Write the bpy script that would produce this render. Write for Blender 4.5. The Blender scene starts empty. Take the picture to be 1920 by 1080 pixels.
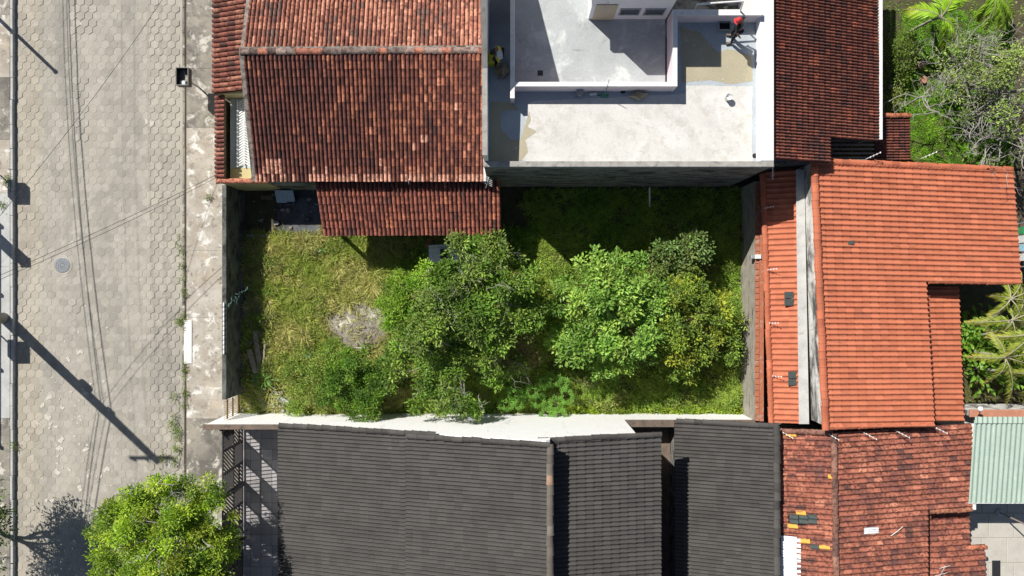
import bpy, math, random
import numpy as np
from mathutils import Vector, Matrix

# ------------------------------------------------------------------ camera, sky, sun, exposure
S = bpy.context.scene
COL = S.collection
CAM_H = 30.0
FPX = 1280.0                      # focal length in photograph pixels (24 mm on 36 mm, 1920 px wide)
cam_data = bpy.data.cameras.new('camera'); cam_data.lens = 24; cam_data.sensor_width = 36
cam_data.clip_end = 2000
cam = bpy.data.objects.new('camera', cam_data); cam.location = (0, 0, CAM_H); COL.objects.link(cam)
S.camera = cam
SUN_EL = math.radians(45.5)
SUN_DIR = Vector((0.725*math.cos(SUN_EL), -0.689*math.cos(SUN_EL), -math.sin(SUN_EL)))
world = bpy.data.worlds.new('World'); S.world = world; world.use_nodes = True
wn = world.node_tree.nodes; wl = world.node_tree.links
bg = wn['Background']; bg.inputs[1].default_value = 0.050
sky = wn.new('ShaderNodeTexSky'); sky.sky_type = 'NISHITA'; sky.sun_disc = False
sky.sun_elevation = SUN_EL; sky.sun_rotation = math.radians(313.6)
wl.new(sky.outputs[0], bg.inputs[0])
sun_data = bpy.data.lights.new('sun', 'SUN'); sun_data.energy = 5.0; sun_data.angle = math.radians(0.5)
sun_data.color = (1.0, 0.955, 0.88)
sun = bpy.data.objects.new('sun', sun_data); sun.location = (-30, 30, 40); COL.objects.link(sun)
sun.rotation_euler = SUN_DIR.to_track_quat('-Z', 'Y').to_euler()
S.view_settings.view_transform = 'Standard'; S.view_settings.look = 'None'
S.view_settings.gamma = 1.0; S.view_settings.exposure = 0.40
S.render.resolution_x = 1024; S.render.resolution_y = 576

R = random.Random(7)
NR = np.random.default_rng(11)

# ------------------------------------------------------------------ helpers
def P(px, py, z=0.0):
    """photo pixel at a known height -> world point"""
    k = (CAM_H - z)/FPX
    return Vector(((px-960)*k, (540-py)*k, z))
def tag(o, label=None, cat=None, group=None, kind=None):
    if label: o['label'] = label
    if cat: o['category'] = cat
    if group: o['group'] = group
    if kind: o['kind'] = kind
    return o
def empty(name, loc, label=None, cat=None, group=None):
    o = bpy.data.objects.new(name, None); COL.objects.link(o); o.location = loc
    o.empty_display_size = 0.3
    return tag(o, label, cat, group)
def link(name, me, parent=None):
    o = bpy.data.objects.new(name, me); COL.objects.link(o)
    if parent is not None:
        o.parent = parent
        o.matrix_parent_inverse = Matrix.Translation(-wloc(parent))
    return o
def wloc(o):
    v = Vector(o.location)
    return v
class MB:
    """collects vertices and faces in world space; build() links ONE mesh object"""
    def __init__(s): s.v = []; s.f = []; s.m = []
    def add(s, vs, fs, mi=0):
        n = len(s.v); s.v += [tuple(v) for v in vs]
        for f in fs: s.f.append(tuple(n+i for i in f)); s.m.append(mi)
        return s
    def box(s, x0, x1, y0, y1, z0, z1, mi=0):
        vs = [(x0,y0,z0),(x1,y0,z0),(x1,y1,z0),(x0,y1,z0),(x0,y0,z1),(x1,y0,z1),(x1,y1,z1),(x0,y1,z1)]
        return s.add(vs, [(3,2,1,0),(4,5,6,7),(0,1,5,4),(1,2,6,5),(2,3,7,6),(3,0,4,7)], mi)
    def bevbox(s, x0, x1, y0, y1, z0, z1, b=0.02, mi=0):
        s.box(x0, x1, y0, y1, z0, z1-b, mi)
        n = len(s.v)
        s.v += [(x0+b,y0+b,z1),(x1-b,y0+b,z1),(x1-b,y1-b,z1),(x0+b,y1-b,z1)]
        base = n-4
        top = s.f.index((n-8+4, n-8+5, n-8+6, n-8+7)); s.f.pop(top); s.m.pop(top)
        for i in range(4):
            j = (i+1) % 4
            s.f.append((base+i, base+j, n+j, n+i)); s.m.append(mi)
        s.f.append((n, n+1, n+2, n+3)); s.m.append(mi)
        return s
    def hexa(s, bot, top, mi=0):
        """eight corners: bottom ring (ccw from above), top ring"""
        return s.add(list(bot)+list(top), [(3,2,1,0),(4,5,6,7),(0,1,5,4),(1,2,6,5),(2,3,7,6),(3,0,4,7)], mi)
    def beam(s, a, b, w, h, up=(0,0,1), mi=0):
        a = Vector(a); b = Vector(b); d = (b-a).normalized(); up = Vector(up)
        if abs(d.dot(up)) > 0.99: up = Vector((0,1,0))
        x = d.cross(up).normalized()*w/2; y = x.cross(d).normalized()*h/2
        vs = [a-x-y, a+x-y, a+x+y, a-x+y, b-x-y, b+x-y, b+x+y, b-x+y]
        return s.add(vs, [(0,1,2,3),(7,6,5,4),(1,0,4,5),(2,1,5,6),(3,2,6,7),(0,3,7,4)], mi)
    def prism(s, poly, z0, z1, mi=0):
        """poly: ccw (x, y) list; z1 number or list"""
        n = len(poly); zt = z1 if hasattr(z1, '__len__') else [z1]*n
        vs = [(p[0],p[1],z0) for p in poly]+[(p[0],p[1],zt[i]) for i, p in enumerate(poly)]
        fs = [tuple(range(n-1,-1,-1)), tuple(range(n,2*n))]+[(i,(i+1)%n,n+(i+1)%n,n+i) for i in range(n)]
        return s.add(vs, fs, mi)
    def wallpoly(s, prof, y0, y1, axis='x', mi=0):
        """vertical slab: prof is a list of (u, z); extruded between y0 and y1 along the other axis"""
        n = len(prof)
        if axis == 'x': a = [(u,y0,z) for u,z in prof]; b = [(u,y1,z) for u,z in prof]
        else: a = [(y0,u,z) for u,z in prof]; b = [(y1,u,z) for u,z in prof]
        return s.add(a+b, [tuple(range(n)), tuple(range(2*n-1,n-1,-1))]+[(i,(i+1)%n,n+(i+1)%n,n+i)[::-1] for i in range(n)], mi)
    def tube(s, pts, rad, seg=6, cap=True, mi=0):
        pts = [Vector(p) for p in pts]; n0 = len(s.v); m = len(pts)
        rr = rad if hasattr(rad, '__len__') else [rad]*m
        ref = Vector((0.31,0.17,0.93))
        for i, p in enumerate(pts):
            d = (pts[min(i+1,m-1)]-pts[max(i-1,0)])
            d = d.normalized() if d.length > 1e-9 else Vector((0,0,1))
            x = d.cross(ref)
            if x.length < 0.05: x = d.cross(Vector((1,0,0)))
            x.normalize(); y = d.cross(x)
            for k in range(seg):
                a = 2*math.pi*k/seg; s.v.append(tuple(p+(x*math.cos(a)+y*math.sin(a))*rr[i]))
        for i in range(m-1):
            for k in range(seg):
                k2 = (k+1) % seg
                s.f.append((n0+i*seg+k, n0+i*seg+k2, n0+(i+1)*seg+k2, n0+(i+1)*seg+k)); s.m.append(mi)
        if cap:
            s.f.append(tuple(n0+k for k in range(seg-1,-1,-1))); s.m.append(mi)
            s.f.append(tuple(n0+(m-1)*seg+k for k in range(seg))); s.m.append(mi)
        return s
    def lathe(s, c, prof, seg=12, mi=0):
        """prof: list of (radius, z) bottom to top"""
        c = Vector(c); n0 = len(s.v); m = len(prof)
        for r, z in prof:
            for k in range(seg):
                a = 2*math.pi*k/seg; s.v.append((c.x+r*math.cos(a), c.y+r*math.sin(a), c.z+z))
        for i in range(m-1):
            for k in range(seg):
                k2 = (k+1) % seg
                s.f.append((n0+i*seg+k, n0+i*seg+k2, n0+(i+1)*seg+k2, n0+(i+1)*seg+k)); s.m.append(mi)
        s.f.append(tuple(n0+k for k in range(seg-1,-1,-1))); s.m.append(mi)
        s.f.append(tuple(n0+(m-1)*seg+k for k in range(seg))); s.m.append(mi)
        return s
    def build(s, name, mat, parent=None, smooth=False, origin=None):
        me = bpy.data.meshes.new(name)
        o3 = Vector(origin) if origin is not None else None
        vs = s.v if o3 is None else [tuple(Vector(v)-o3) for v in s.v]
        me.from_pydata(vs, [], s.f)
        mats = mat if isinstance(mat, (list, tuple)) else [mat]
        for m in mats: me.materials.append(m)
        if len(mats) > 1: me.polygons.foreach_set('material_index', s.m)
        if smooth: me.polygons.foreach_set('use_smooth', [True]*len(s.f))
        me.update()
        o = link(name, me, parent)
        if o3 is not None: o.location = o3
        return o
def np_mesh(name, V, F, mat, parent=None, tint=None, smooth=False):
    """V (n,3), F (m,k) numpy arrays; tint (n,3) point colours"""
    me = bpy.data.meshes.new(name)
    n, m, k = len(V), len(F), F.shape[1]
    me.vertices.add(n); me.vertices.foreach_set('co', np.asarray(V, dtype=np.float32).ravel())
    me.loops.add(m*k); me.loops.foreach_set('vertex_index', np.asarray(F, dtype=np.int32).ravel())
    me.polygons.add(m); me.polygons.foreach_set('loop_start', np.arange(0, m*k, k, dtype=np.int32))
    me.polygons.foreach_set('use_smooth', np.full(m, bool(smooth)))
    me.update(calc_edges=True)
    if tint is not None:
        at = me.attributes.new('tint', 'FLOAT_VECTOR', 'POINT')
        at.data.foreach_set('vector', np.asarray(tint, dtype=np.float32).ravel())
    me.materials.append(mat)
    return link(name, me, parent)

# ------------------------------------------------------------------ procedural materials
def nodes_of(name):
    m = bpy.data.materials.new(name); m.use_nodes = True
    t = m.node_tree; b = t.nodes['Principled BSDF']
    return m, t.nodes, t.links, b
def noise(n, l, vec, scale, detail=4, rough=0.6, dist=0.0):
    t = n.new('ShaderNodeTexNoise'); t.inputs['Scale'].default_value = scale
    t.inputs['Detail'].default_value = detail; t.inputs['Roughness'].default_value = rough
    t.inputs['Distortion'].default_value = dist
    l.new(vec, t.inputs['Vector']); return t.outputs['Fac']
def ramp(n, l, fac, lo, hi):
    r = n.new('ShaderNodeMapRange'); r.inputs['From Min'].default_value = lo; r.inputs['From Max'].default_value = hi
    l.new(fac, r.inputs['Value']); return r.outputs['Result']
def mix(n, l, fac, a, b, mode='MIX'):
    m = n.new('ShaderNodeMix'); m.data_type = 'RGBA'; m.blend_type = mode
    if isinstance(fac, (int, float)): m.inputs[0].default_value = fac
    else: l.new(fac, m.inputs[0])
    for i, c in ((6, a), (7, b)):
        if isinstance(c, (tuple, list)): m.inputs[i].default_value = (*c[:3], 1)
        else: l.new(c, m.inputs[i])
    return m.outputs[2]
def mathn(n, l, op, a, b):
    m = n.new('ShaderNodeMath'); m.operation = op
    for i, c in ((0, a), (1, b)):
        if isinstance(c, (int, float)): m.inputs[i].default_value = c
        else: l.new(c, m.inputs[i])
    return m.outputs[0]
def scaled(n, l, vec, sx, sy, sz):
    m = n.new('ShaderNodeVectorMath'); m.operation = 'MULTIPLY'; m.inputs[1].default_value = (sx, sy, sz)
    l.new(vec, m.inputs[0]); return m.outputs[0]
def bump(n, l, b, h, strength, dist=0.02):
    k = n.new('ShaderNodeBump'); k.inputs['Strength'].default_value = strength; k.inputs['Distance'].default_value = dist
    l.new(h, k.inputs['Height']); l.new(k.outputs[0], b.inputs['Normal'])
def surf(name, a, c, scale=3.0, stains=(), rough=0.85, bmp=0.25, bscale=30, stretch=(1,1,1), spec=0.3, fine=0.15):
    """two-tone noise surface with stains [(colour, scale, lo, hi, amount[, stretch])]"""
    m, n, l, b = nodes_of(name)
    g = n.new('ShaderNodeNewGeometry').outputs['Position']
    v = scaled(n, l, g, *stretch)
    col = mix(n, l, ramp(n, l, noise(n, l, v, scale, 6), 0.3, 0.7), a, c)
    for st in stains:
        sc, s, lo, hi, am = st[:5]
        vv = scaled(n, l, g, *st[5]) if len(st) > 5 else v
        f = mathn(n, l, 'MULTIPLY', ramp(n, l, noise(n, l, vv, s, 6, 0.65, 0.4), lo, hi), am)
        col = mix(n, l, f, col, sc)
    fn = noise(n, l, g, bscale, 3)
    col = mix(n, l, fine, col, mix(n, l, ramp(n, l, fn, 0.25, 0.75), (0,0,0), (1,1,1)), 'OVERLAY')
    l.new(col, b.inputs['Base Color']); b.inputs['Roughness'].default_value = rough
    b.inputs['Specular IOR Level'].default_value = spec
    if bmp: bump(n, l, b, fn, bmp)
    return m
def tint_node(n, l):
    a = n.new('ShaderNodeAttribute'); a.attribute_type = 'GEOMETRY'; a.attribute_name = 'tint'
    o = n.new('ShaderNodeAttribute'); o.attribute_type = 'OBJECT'; o.attribute_name = 'tint'
    v = n.new('ShaderNodeVectorMath'); v.operation = 'ADD'
    l.new(a.outputs['Vector'], v.inputs[0]); l.new(o.outputs['Vector'], v.inputs[1])
    return v.outputs[0]
def tinted(name, stains=(), rough=0.8, bmp=0.3, bscale=40, spec=0.25, fine=0.2):
    """colour comes from each piece's own tint; stains lie over it"""
    m, n, l, b = nodes_of(name)
    g = n.new('ShaderNodeNewGeometry').outputs['Position']
    col = tint_node(n, l)
    for st in stains:
        sc, s, lo, hi, am = st[:5]
        vv = scaled(n, l, g, *st[5]) if len(st) > 5 else g
        f = mathn(n, l, 'MULTIPLY', ramp(n, l, noise(n, l, vv, s, 5, 0.65, 0.3), lo, hi), am)
        col = mix(n, l, f, col, sc)
    fn = noise(n, l, g, bscale, 3)
    col = mix(n, l, fine, col, mix(n, l, ramp(n, l, fn, 0.25, 0.75), (0,0,0), (1,1,1)), 'OVERLAY')
    l.new(col, b.inputs['Base Color']); b.inputs['Roughness'].default_value = rough
    b.inputs['Specular IOR Level'].default_value = spec
    if bmp: bump(n, l, b, fn, bmp, 0.01)
    return m
def plain(name, c, rough=0.6, metal=0.0, var=0.25, scale=12, bmp=0.1):
    m, n, l, b = nodes_of(name)
    g = n.new('ShaderNodeNewGeometry').outputs['Position']
    f = noise(n, l, g, scale, 5)
    d = tuple(x*(1-var) for x in c); e = tuple(min(1, x*(1+var*0.6)) for x in c)
    l.new(mix(n, l, ramp(n, l, f, 0.3, 0.7), d, e), b.inputs['Base Color'])
    b.inputs['Roughness'].default_value = rough; b.inputs['Metallic'].default_value = metal
    if bmp: bump(n, l, b, f, bmp, 0.01)
    return m
def leafmat(name, trans=0.35, rough=0.5):
    m, n, l, b = nodes_of(name)
    col = tint_node(n, l); l.new(col, b.inputs['Base Color'])
    b.inputs['Roughness'].default_value = rough; b.inputs['Specular IOR Level'].default_value = 0.35
    t = n.new('ShaderNodeBsdfTranslucent')
    l.new(mix(n, l, 1.0, col, (1.0, 1.0, 0.45), 'MULTIPLY'), t.inputs['Color'])
    x = n.new('ShaderNodeMixShader'); x.inputs[0].default_value = trans
    out = n['Material Output']
    l.new(b.outputs[0], x.inputs[1]); l.new(t.outputs[0], x.inputs[2]); l.new(x.outputs[0], out.inputs['Surface'])
    return m

M = {}
BLK = (0.018, 0.014, 0.012)
M['old_clay'] = tinted('aged clay tile', [((0.04,0.018,0.016), 6, 0.46, 0.60, 0.7), ((0.55,0.24,0.15), 9, 0.62, 0.74, 0.5)], 0.85)
M['mid_clay'] = tinted('weathered clay tile', [((0.055,0.023,0.019), 8, 0.47, 0.60, 0.72), ((0.58,0.25,0.15), 10, 0.60, 0.72, 0.6)], 0.85)
M['new_clay'] = tinted('clay tile', [((0.2,0.07,0.05), 9, 0.6, 0.7, 0.35)], 0.85)
M['orange'] = tinted('orange tile', [((0.34,0.09,0.045), 1.1, 0.45, 0.75, 0.4), ((0.22,0.08,0.05), 5, 0.58, 0.72, 0.35, (0.4,2,1)), ((0.05,0.028,0.022), 2.0, 0.64, 0.74, 0.65, (0.3,3,1))], 0.75, 0.25)
M['dark_tile'] = tinted('charcoal concrete tile', [((0.12,0.112,0.10), 12, 0.56, 0.74, 0.5), ((0.035,0.033,0.032), 1.1, 0.48, 0.70, 0.5, (0.35,1.4,1)), ((0.15,0.15,0.13), 3.5, 0.64, 0.74, 0.45)], 0.8)
M['under'] = plain('dark channel clay', (0.07,0.025,0.018), 0.9)  # dark brown clay colour for the layer below the tiles
M['under_dark'] = plain('charcoal underlay', (0.03,0.03,0.03), 0.9)
M['under_orange'] = plain('orange underlay', (0.3,0.07,0.035), 0.8)
M['mortar'] = surf('ridge mortar', (0.30,0.27,0.24), (0.12,0.10,0.09), 6, [((0.03,0.025,0.02), 5, 0.5, 0.62, 0.8)])
ROADST = [((0.42,0.39,0.335), 0.45, 0.46, 0.66, 0.55, (1,0.35,1)), ((0.20,0.193,0.18), 0.75, 0.50, 0.68, 0.5, (1,0.2,1)), ((0.46,0.44,0.39), 1.7, 0.56, 0.68, 0.55), ((0.21,0.195,0.165), 3.2, 0.52, 0.7, 0.4), ((0.14,0.135,0.12), 9, 0.60, 0.72, 0.35)]
M['stone'] = tinted('hexagonal concrete paver', ROADST, 0.92, 0.35, 60)
M['sand'] = surf('road sand', (0.41,0.38,0.32), (0.33,0.31,0.265), 1.5, ROADST[:3]+[((0.13,0.14,0.07), 3.5, 0.62, 0.75, 0.6)], 0.95, 0.4, 50)
M['pavement'] = surf('old pavement concrete', (0.33,0.30,0.25), (0.20,0.185,0.16), 0.9,
    [((0.10,0.095,0.09), 0.8, 0.46, 0.60, 0.8), ((0.58,0.55,0.49), 1.6, 0.54, 0.63, 0.85), ((0.09,0.08,0.07), 5, 0.56, 0.7, 0.65), ((0.5,0.47,0.4), 9, 0.6, 0.7, 0.5)], 0.92, 0.5, 45)
M['pavement_light'] = surf('pale worn pavement', (0.46,0.43,0.38), (0.30,0.26,0.21), 1.2,
    [((0.50,0.42,0.31), 1.1, 0.54, 0.66, 0.45), ((0.70,0.68,0.64), 1.9, 0.54, 0.63, 0.85), ((0.12,0.105,0.09), 4, 0.55, 0.68, 0.7), ((0.17,0.15,0.13), 11, 0.58, 0.7, 0.6)], 0.92, 0.5, 45)
M['pavement_grey'] = surf('light grey pavement', (0.46,0.47,0.46), (0.36,0.36,0.35), 2.0, [((0.2,0.2,0.2), 3, 0.58, 0.75, 0.5)], 0.9)
M['white_slab'] = surf('white painted slab', (0.75,0.75,0.72), (0.62,0.6,0.56), 5, [((0.3,0.28,0.25), 7, 0.62, 0.72, 0.6)])
M['dry_soil'] = surf('lot soil', (0.10,0.085,0.05), (0.06,0.055,0.03), 2, [((0.035,0.03,0.02), 3, 0.5, 0.7, 0.7)], 1.0, 0.6, 25)
M['ash'] = surf('ashy bare ground', (0.30,0.27,0.23), (0.19,0.165,0.14), 4, [((0.60,0.57,0.52), 1.6, 0.54, 0.66, 0.85), ((0.045,0.035,0.03), 4.5, 0.54, 0.68, 0.85)], 1.0, 0.7, 22)
M['earth'] = surf('earth', (0.12,0.10,0.07), (0.07,0.06,0.045), 1, [], 1.0, 0.5)
M['front_wall'] = surf('mouldy cement wall', (0.16,0.165,0.15), (0.09,0.095,0.09), 2, [((0.02,0.02,0.02), 1.6, 0.45, 0.65, 0.9, (1,1,2.5)), ((0.3,0.3,0.29), 7, 0.62, 0.72, 0.5)], 0.95, 0.4)
M['east_wall'] = surf('streaked cement wall', (0.40,0.37,0.31), (0.27,0.25,0.21), 3, [((0.035,0.033,0.03), 1.5, 0.54, 0.68, 0.85, (3,0.45,3)), ((0.10,0.09,0.08), 8, 0.5, 0.7, 0.6, (1,0.2,5))], 0.95, 0.4)
M['dirty_wall'] = surf('dirty render', (0.27,0.27,0.25), (0.16,0.16,0.15), 2, [((0.02,0.02,0.02), 1.8, 0.47, 0.60, 0.92, (0.5,1,2.5)), ((0.42,0.42,0.39), 4, 0.56, 0.66, 0.65), ((0.03,0.03,0.03), 9, 0.58, 0.68, 0.7)], 0.95, 0.4)
M['blue_band'] = surf('grey blue painted band', (0.20,0.25,0.27), (0.15,0.19,0.205), 2, [((0.08,0.09,0.09), 3, 0.55, 0.7, 0.6)], 0.85)
M['white_wall'] = surf('white painted wall', (0.88,0.88,0.88), (0.84,0.84,0.84), 2, [((0.55,0.56,0.52), 1.6, 0.58, 0.74, 0.45, (2.5,1,0.5)), ((0.5,0.49,0.44), 6, 0.64, 0.74, 0.4)], 0.85, 0.15)
M['white_stained'] = surf('white wall with black mould', (0.74,0.73,0.70), (0.6,0.59,0.56), 2, [((0.03,0.03,0.03), 1.0, 0.46, 0.60, 0.92, (2.0,0.5,1.4)), ((0.2,0.2,0.19), 7, 0.52, 0.68, 0.6)], 0.9)
M['flashing'] = surf('grey white flashing', (0.50,0.50,0.48), (0.38,0.38,0.37), 2, [((0.2,0.2,0.19), 4, 0.58, 0.72, 0.5)], 0.85)
M['wall_top'] = surf('brown weathered coping', (0.19,0.14,0.11), (0.11,0.09,0.075), 3, [((0.3,0.17,0.10), 4, 0.58, 0.7, 0.6), ((0.03,0.03,0.03), 5, 0.55, 0.68, 0.7)], 0.95, 0.4)
M['pink'] = surf('pale pink paint', (0.72,0.63,0.665), (0.64,0.555,0.60), 2, [((0.45,0.38,0.40), 4, 0.62, 0.75, 0.5)], 0.8)
M['white_cap'] = surf('chalky white parapet top', (0.80,0.785,0.76), (0.70,0.68,0.66), 3, [((0.5,0.42,0.42), 6, 0.60, 0.72, 0.6), ((0.25,0.24,0.23), 9, 0.66, 0.76, 0.6)], 0.85)
M['grey_cap'] = surf('dirty parapet top', (0.38,0.37,0.34), (0.26,0.25,0.235), 3, [((0.1,0.1,0.09), 6, 0.55, 0.7, 0.6)], 0.9)
M['terrace'] = surf('grey blue primer', (0.40,0.445,0.48), (0.34,0.375,0.41), 1.5, [((0.10,0.10,0.11), 4.5, 0.66, 0.76, 0.6)], 0.7, 0.1)
M['terrace_white'] = surf('cream waterproof coat', (0.60,0.59,0.56), (0.53,0.52,0.495), 1.0, [((0.47,0.45,0.415), 1.5, 0.50, 0.60, 0.55), ((0.63,0.62,0.60), 0.8, 0.52, 0.62, 0.7), ((0.42,0.39,0.35), 2.6, 0.56, 0.61, 0.4), ((0.30,0.27,0.23), 7, 0.66, 0.74, 0.6)], 0.75, 0.15)
M['wet_cement'] = surf('fresh tan cement coat', (0.40,0.36,0.255), (0.35,0.315,0.225), 1.4, [((0.66,0.62,0.53), 2.6, 0.64, 0.72, 0.85)], 0.45, 0.1)
M['inner_floor'] = surf('worn grey slab', (0.42,0.445,0.45), (0.33,0.35,0.36), 1.1, [((0.60,0.62,0.61), 1.2, 0.54, 0.66, 0.75), ((0.15,0.15,0.15), 2.2, 0.62, 0.74, 0.6)], 0.85)
M['hut'] = surf('off white hut wall', (0.74,0.75,0.76), (0.68,0.68,0.69), 1.5, [], 0.8)
M['tan_door'] = surf('tan door', (0.48,0.42,0.31), (0.42,0.365,0.27), 4, [], 0.6, 0.1, 30, (6,6,0.6))
M['white_metal'] = plain('white enamel', (0.75,0.75,0.74), 0.4)
M['grey_metal'] = plain('dull galvanised steel', (0.40,0.41,0.42), 0.5, 0.4)
M['dark_metal'] = plain('black painted steel', (0.035,0.033,0.035), 0.5)
M['dark_floor'] = tinted('dark patio tile', [((0.10,0.11,0.13), 2, 0.5, 0.75, 0.4)], 0.5, 0.1)
M['cable'] = plain('black cable', (0.02,0.02,0.02), 0.7)
M['concrete'] = surf('post concrete', (0.30,0.29,0.27), (0.22,0.215,0.20), 4, [((0.1,0.1,0.1), 3, 0.6, 0.75, 0.5)], 0.9)
M['yellow_wall'] = surf('cream yellow wall', (0.52,0.45,0.24), (0.44,0.37,0.19), 2, [((0.2,0.16,0.07), 3, 0.6, 0.75, 0.5)], 0.85)
M['pale_floor'] = surf('pale green entrance floor', (0.50,0.57,0.53), (0.43,0.50,0.465), 3, [((0.3,0.34,0.31), 5, 0.6, 0.72, 0.4)], 0.6)
M['wood'] = surf('yellow brown wood', (0.25,0.165,0.045), (0.17,0.11,0.03), 5, [((0.06,0.035,0.015), 6, 0.55, 0.7, 0.6)], 0.8, 0.3, 40, (4,4,0.6))
M['grey_wood'] = surf('greyed plank wood', (0.34,0.29,0.255), (0.22,0.18,0.16), 5, [((0.05,0.04,0.035), 6, 0.55, 0.7, 0.6)], 0.9, 0.3, 40, (4,0.6,4))
M['green_sheet'] = surf('green fibre sheet', (0.36,0.45,0.385), (0.31,0.395,0.335), 1.5, [((0.45,0.55,0.46), 3, 0.56, 0.7, 0.6, (3,0.5,1)), ((0.18,0.28,0.2), 6, 0.62, 0.74, 0.5)], 0.6, 0.1)
M['white_sheet'] = plain('white corrugated sheet', (0.72,0.74,0.78), 0.5)
M['glass_tile'] = plain('translucent dark glass tile', (0.07,0.085,0.08), 0.2)
M['yellow_tile'] = plain('yellow tile', (0.70,0.36,0.06), 0.7)
M['bark'] = surf('brown bark', (0.16,0.125,0.09), (0.09,0.07,0.05), 6, [], 0.95, 0.5, 30)
M['grey_bark'] = surf('pale grey bark', (0.38,0.36,0.335), (0.25,0.235,0.215), 6, [((0.1,0.09,0.08), 9, 0.6, 0.72, 0.6)], 0.95, 0.4, 30)
M['leaf'] = leafmat('leaf', 0.25); M['grass'] = leafmat('grass blade', 0.25, 0.7)
M['gloss_leaf'] = leafmat('waxy leaf', 0.3, 0.5)
M['cast_iron'] = plain('cast iron', (0.20,0.215,0.235), 0.55, 0.3, 0.35, 60, 0.4)
M['skin'] = plain('skin', (0.22,0.11,0.07), 0.6); M['hair'] = plain('dark hair', (0.012,0.01,0.009), 0.7)
M['red_cloth'] = plain('red cloth', (0.55,0.035,0.04), 0.8); M['black_cloth'] = plain('black cloth', (0.014,0.014,0.018), 0.9)
M['yellow_cloth'] = plain('yellow cloth', (0.62,0.55,0.04), 0.85); M['white_cloth'] = plain('white cloth', (0.62,0.64,0.64), 0.85)
M['blue_cloth'] = plain('dark blue cloth', (0.03,0.04,0.09), 0.85); M['shoe'] = plain('grey shoe', (0.10,0.095,0.085), 0.8)
M['yellow_plastic'] = plain('yellow plastic', (0.62,0.58,0.02), 0.4, 0, 0.1)
M['sack'] = surf('crumpled paper sack', (0.40,0.34,0.23), (0.24,0.20,0.14), 9, [((0.6,0.56,0.46), 8, 0.56, 0.66, 0.6)], 0.9, 0.6, 25)
M['green_plastic'] = plain('green plastic', (0.05,0.28,0.12), 0.5); M['light_blue'] = plain('light blue film', (0.32,0.55,0.68), 0.35)
M['teal_net'] = plain('teal plastic net', (0.06,0.12,0.11), 0.7)
M['brick'] = surf('orange brick', (0.42,0.15,0.08), (0.3,0.11,0.065), 8, [((0.55,0.5,0.44), 5, 0.56, 0.66, 0.7), ((0.06,0.05,0.045), 5, 0.58, 0.7, 0.6)], 0.95, 0.4)
M['terracotta_coping'] = surf('salmon coping', (0.48,0.22,0.15), (0.38,0.17,0.11), 3, [((0.2,0.14,0.09), 4, 0.6, 0.72, 0.5)], 0.9)
M['grey_board'] = plain('blue grey board', (0.34,0.42,0.52), 0.7)
# ------------------------------------------------------------------ tiles
def profile(kind):
    """cross-section of one tile, x in tile widths (-0.5..0.5), z in metres"""
    if kind == 'barrel':
        n = 6; return [(-0.42+0.84*k/n, 0.054*math.sin(math.pi*k/n)) for k in range(n+1)]
    if kind == 'double':                       # two rolls per tile
        pts = []
        for c in (-0.25, 0.25):
            for k in range(5): pts.append((c-0.19+0.38*k/4, 0.004+0.062*math.sin(math.pi*k/4)))
        return [(-0.5, 0.0)]+pts+[(0.5, 0.0)]
    if kind == 'portuguese':                   # one roll and one pan
        pts = [(-0.5+0.60*k/5, 0.052*math.sin(math.pi*k/5)) for k in range(6)]
        return pts+[(0.22, -0.010), (0.40, -0.010), (0.5, 0.0)]
    if kind == 'slim':
        return [(-0.5, 0.0), (-0.42, 0.018), (-0.2, 0.026), (0.02, 0.018), (0.12, 0.0), (0.36, 0.0), (0.5, 0.004)]
def unit_tile(kind, thick=0.026, over=1.12):
    pr = profile(kind); n = len(pr); V = []; F = []
    if kind == 'portuguese': thick = 0.030
    taper = 0.90 if kind == 'barrel' else 1.0
    for x, z in pr: V.append((x, 0.0, z+thick))
    for x, z in pr: V.append((x*taper, over, z*(0.9 if kind == 'barrel' else 1.0)+0.001))
    for x, z in pr: V.append((x, 0.0, z-0.012 if kind != 'barrel' else 0.0))
    for k in range(n-1):
        F.append((k, k+1, n+k+1, n+k)); F.append((2*n+k, 2*n+k+1, k+1, k))
    return np.array(V), np.array(F)
TILE = {k: unit_tile(k) for k in ('barrel', 'double', 'portuguese', 'slim')}
TILE_MESH = {}
def tile_mesh(kind, mat):
    key = (kind, mat.name)
    if key not in TILE_MESH:
        me = bpy.data.meshes.new('roof_tile'); V, F = TILE[kind]
        me.from_pydata([tuple(v) for v in V], [], [tuple(int(i) for i in f) for f in F]); me.materials.append(mat)
        me.polygons.foreach_set('use_smooth', [False]*len(F)); me.update(); TILE_MESH[key] = me
    return TILE_MESH[key]
def to_px(p):
    k = FPX/(CAM_H-p[2]); return 960+p[0]*k, 540-p[1]*k
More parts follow.
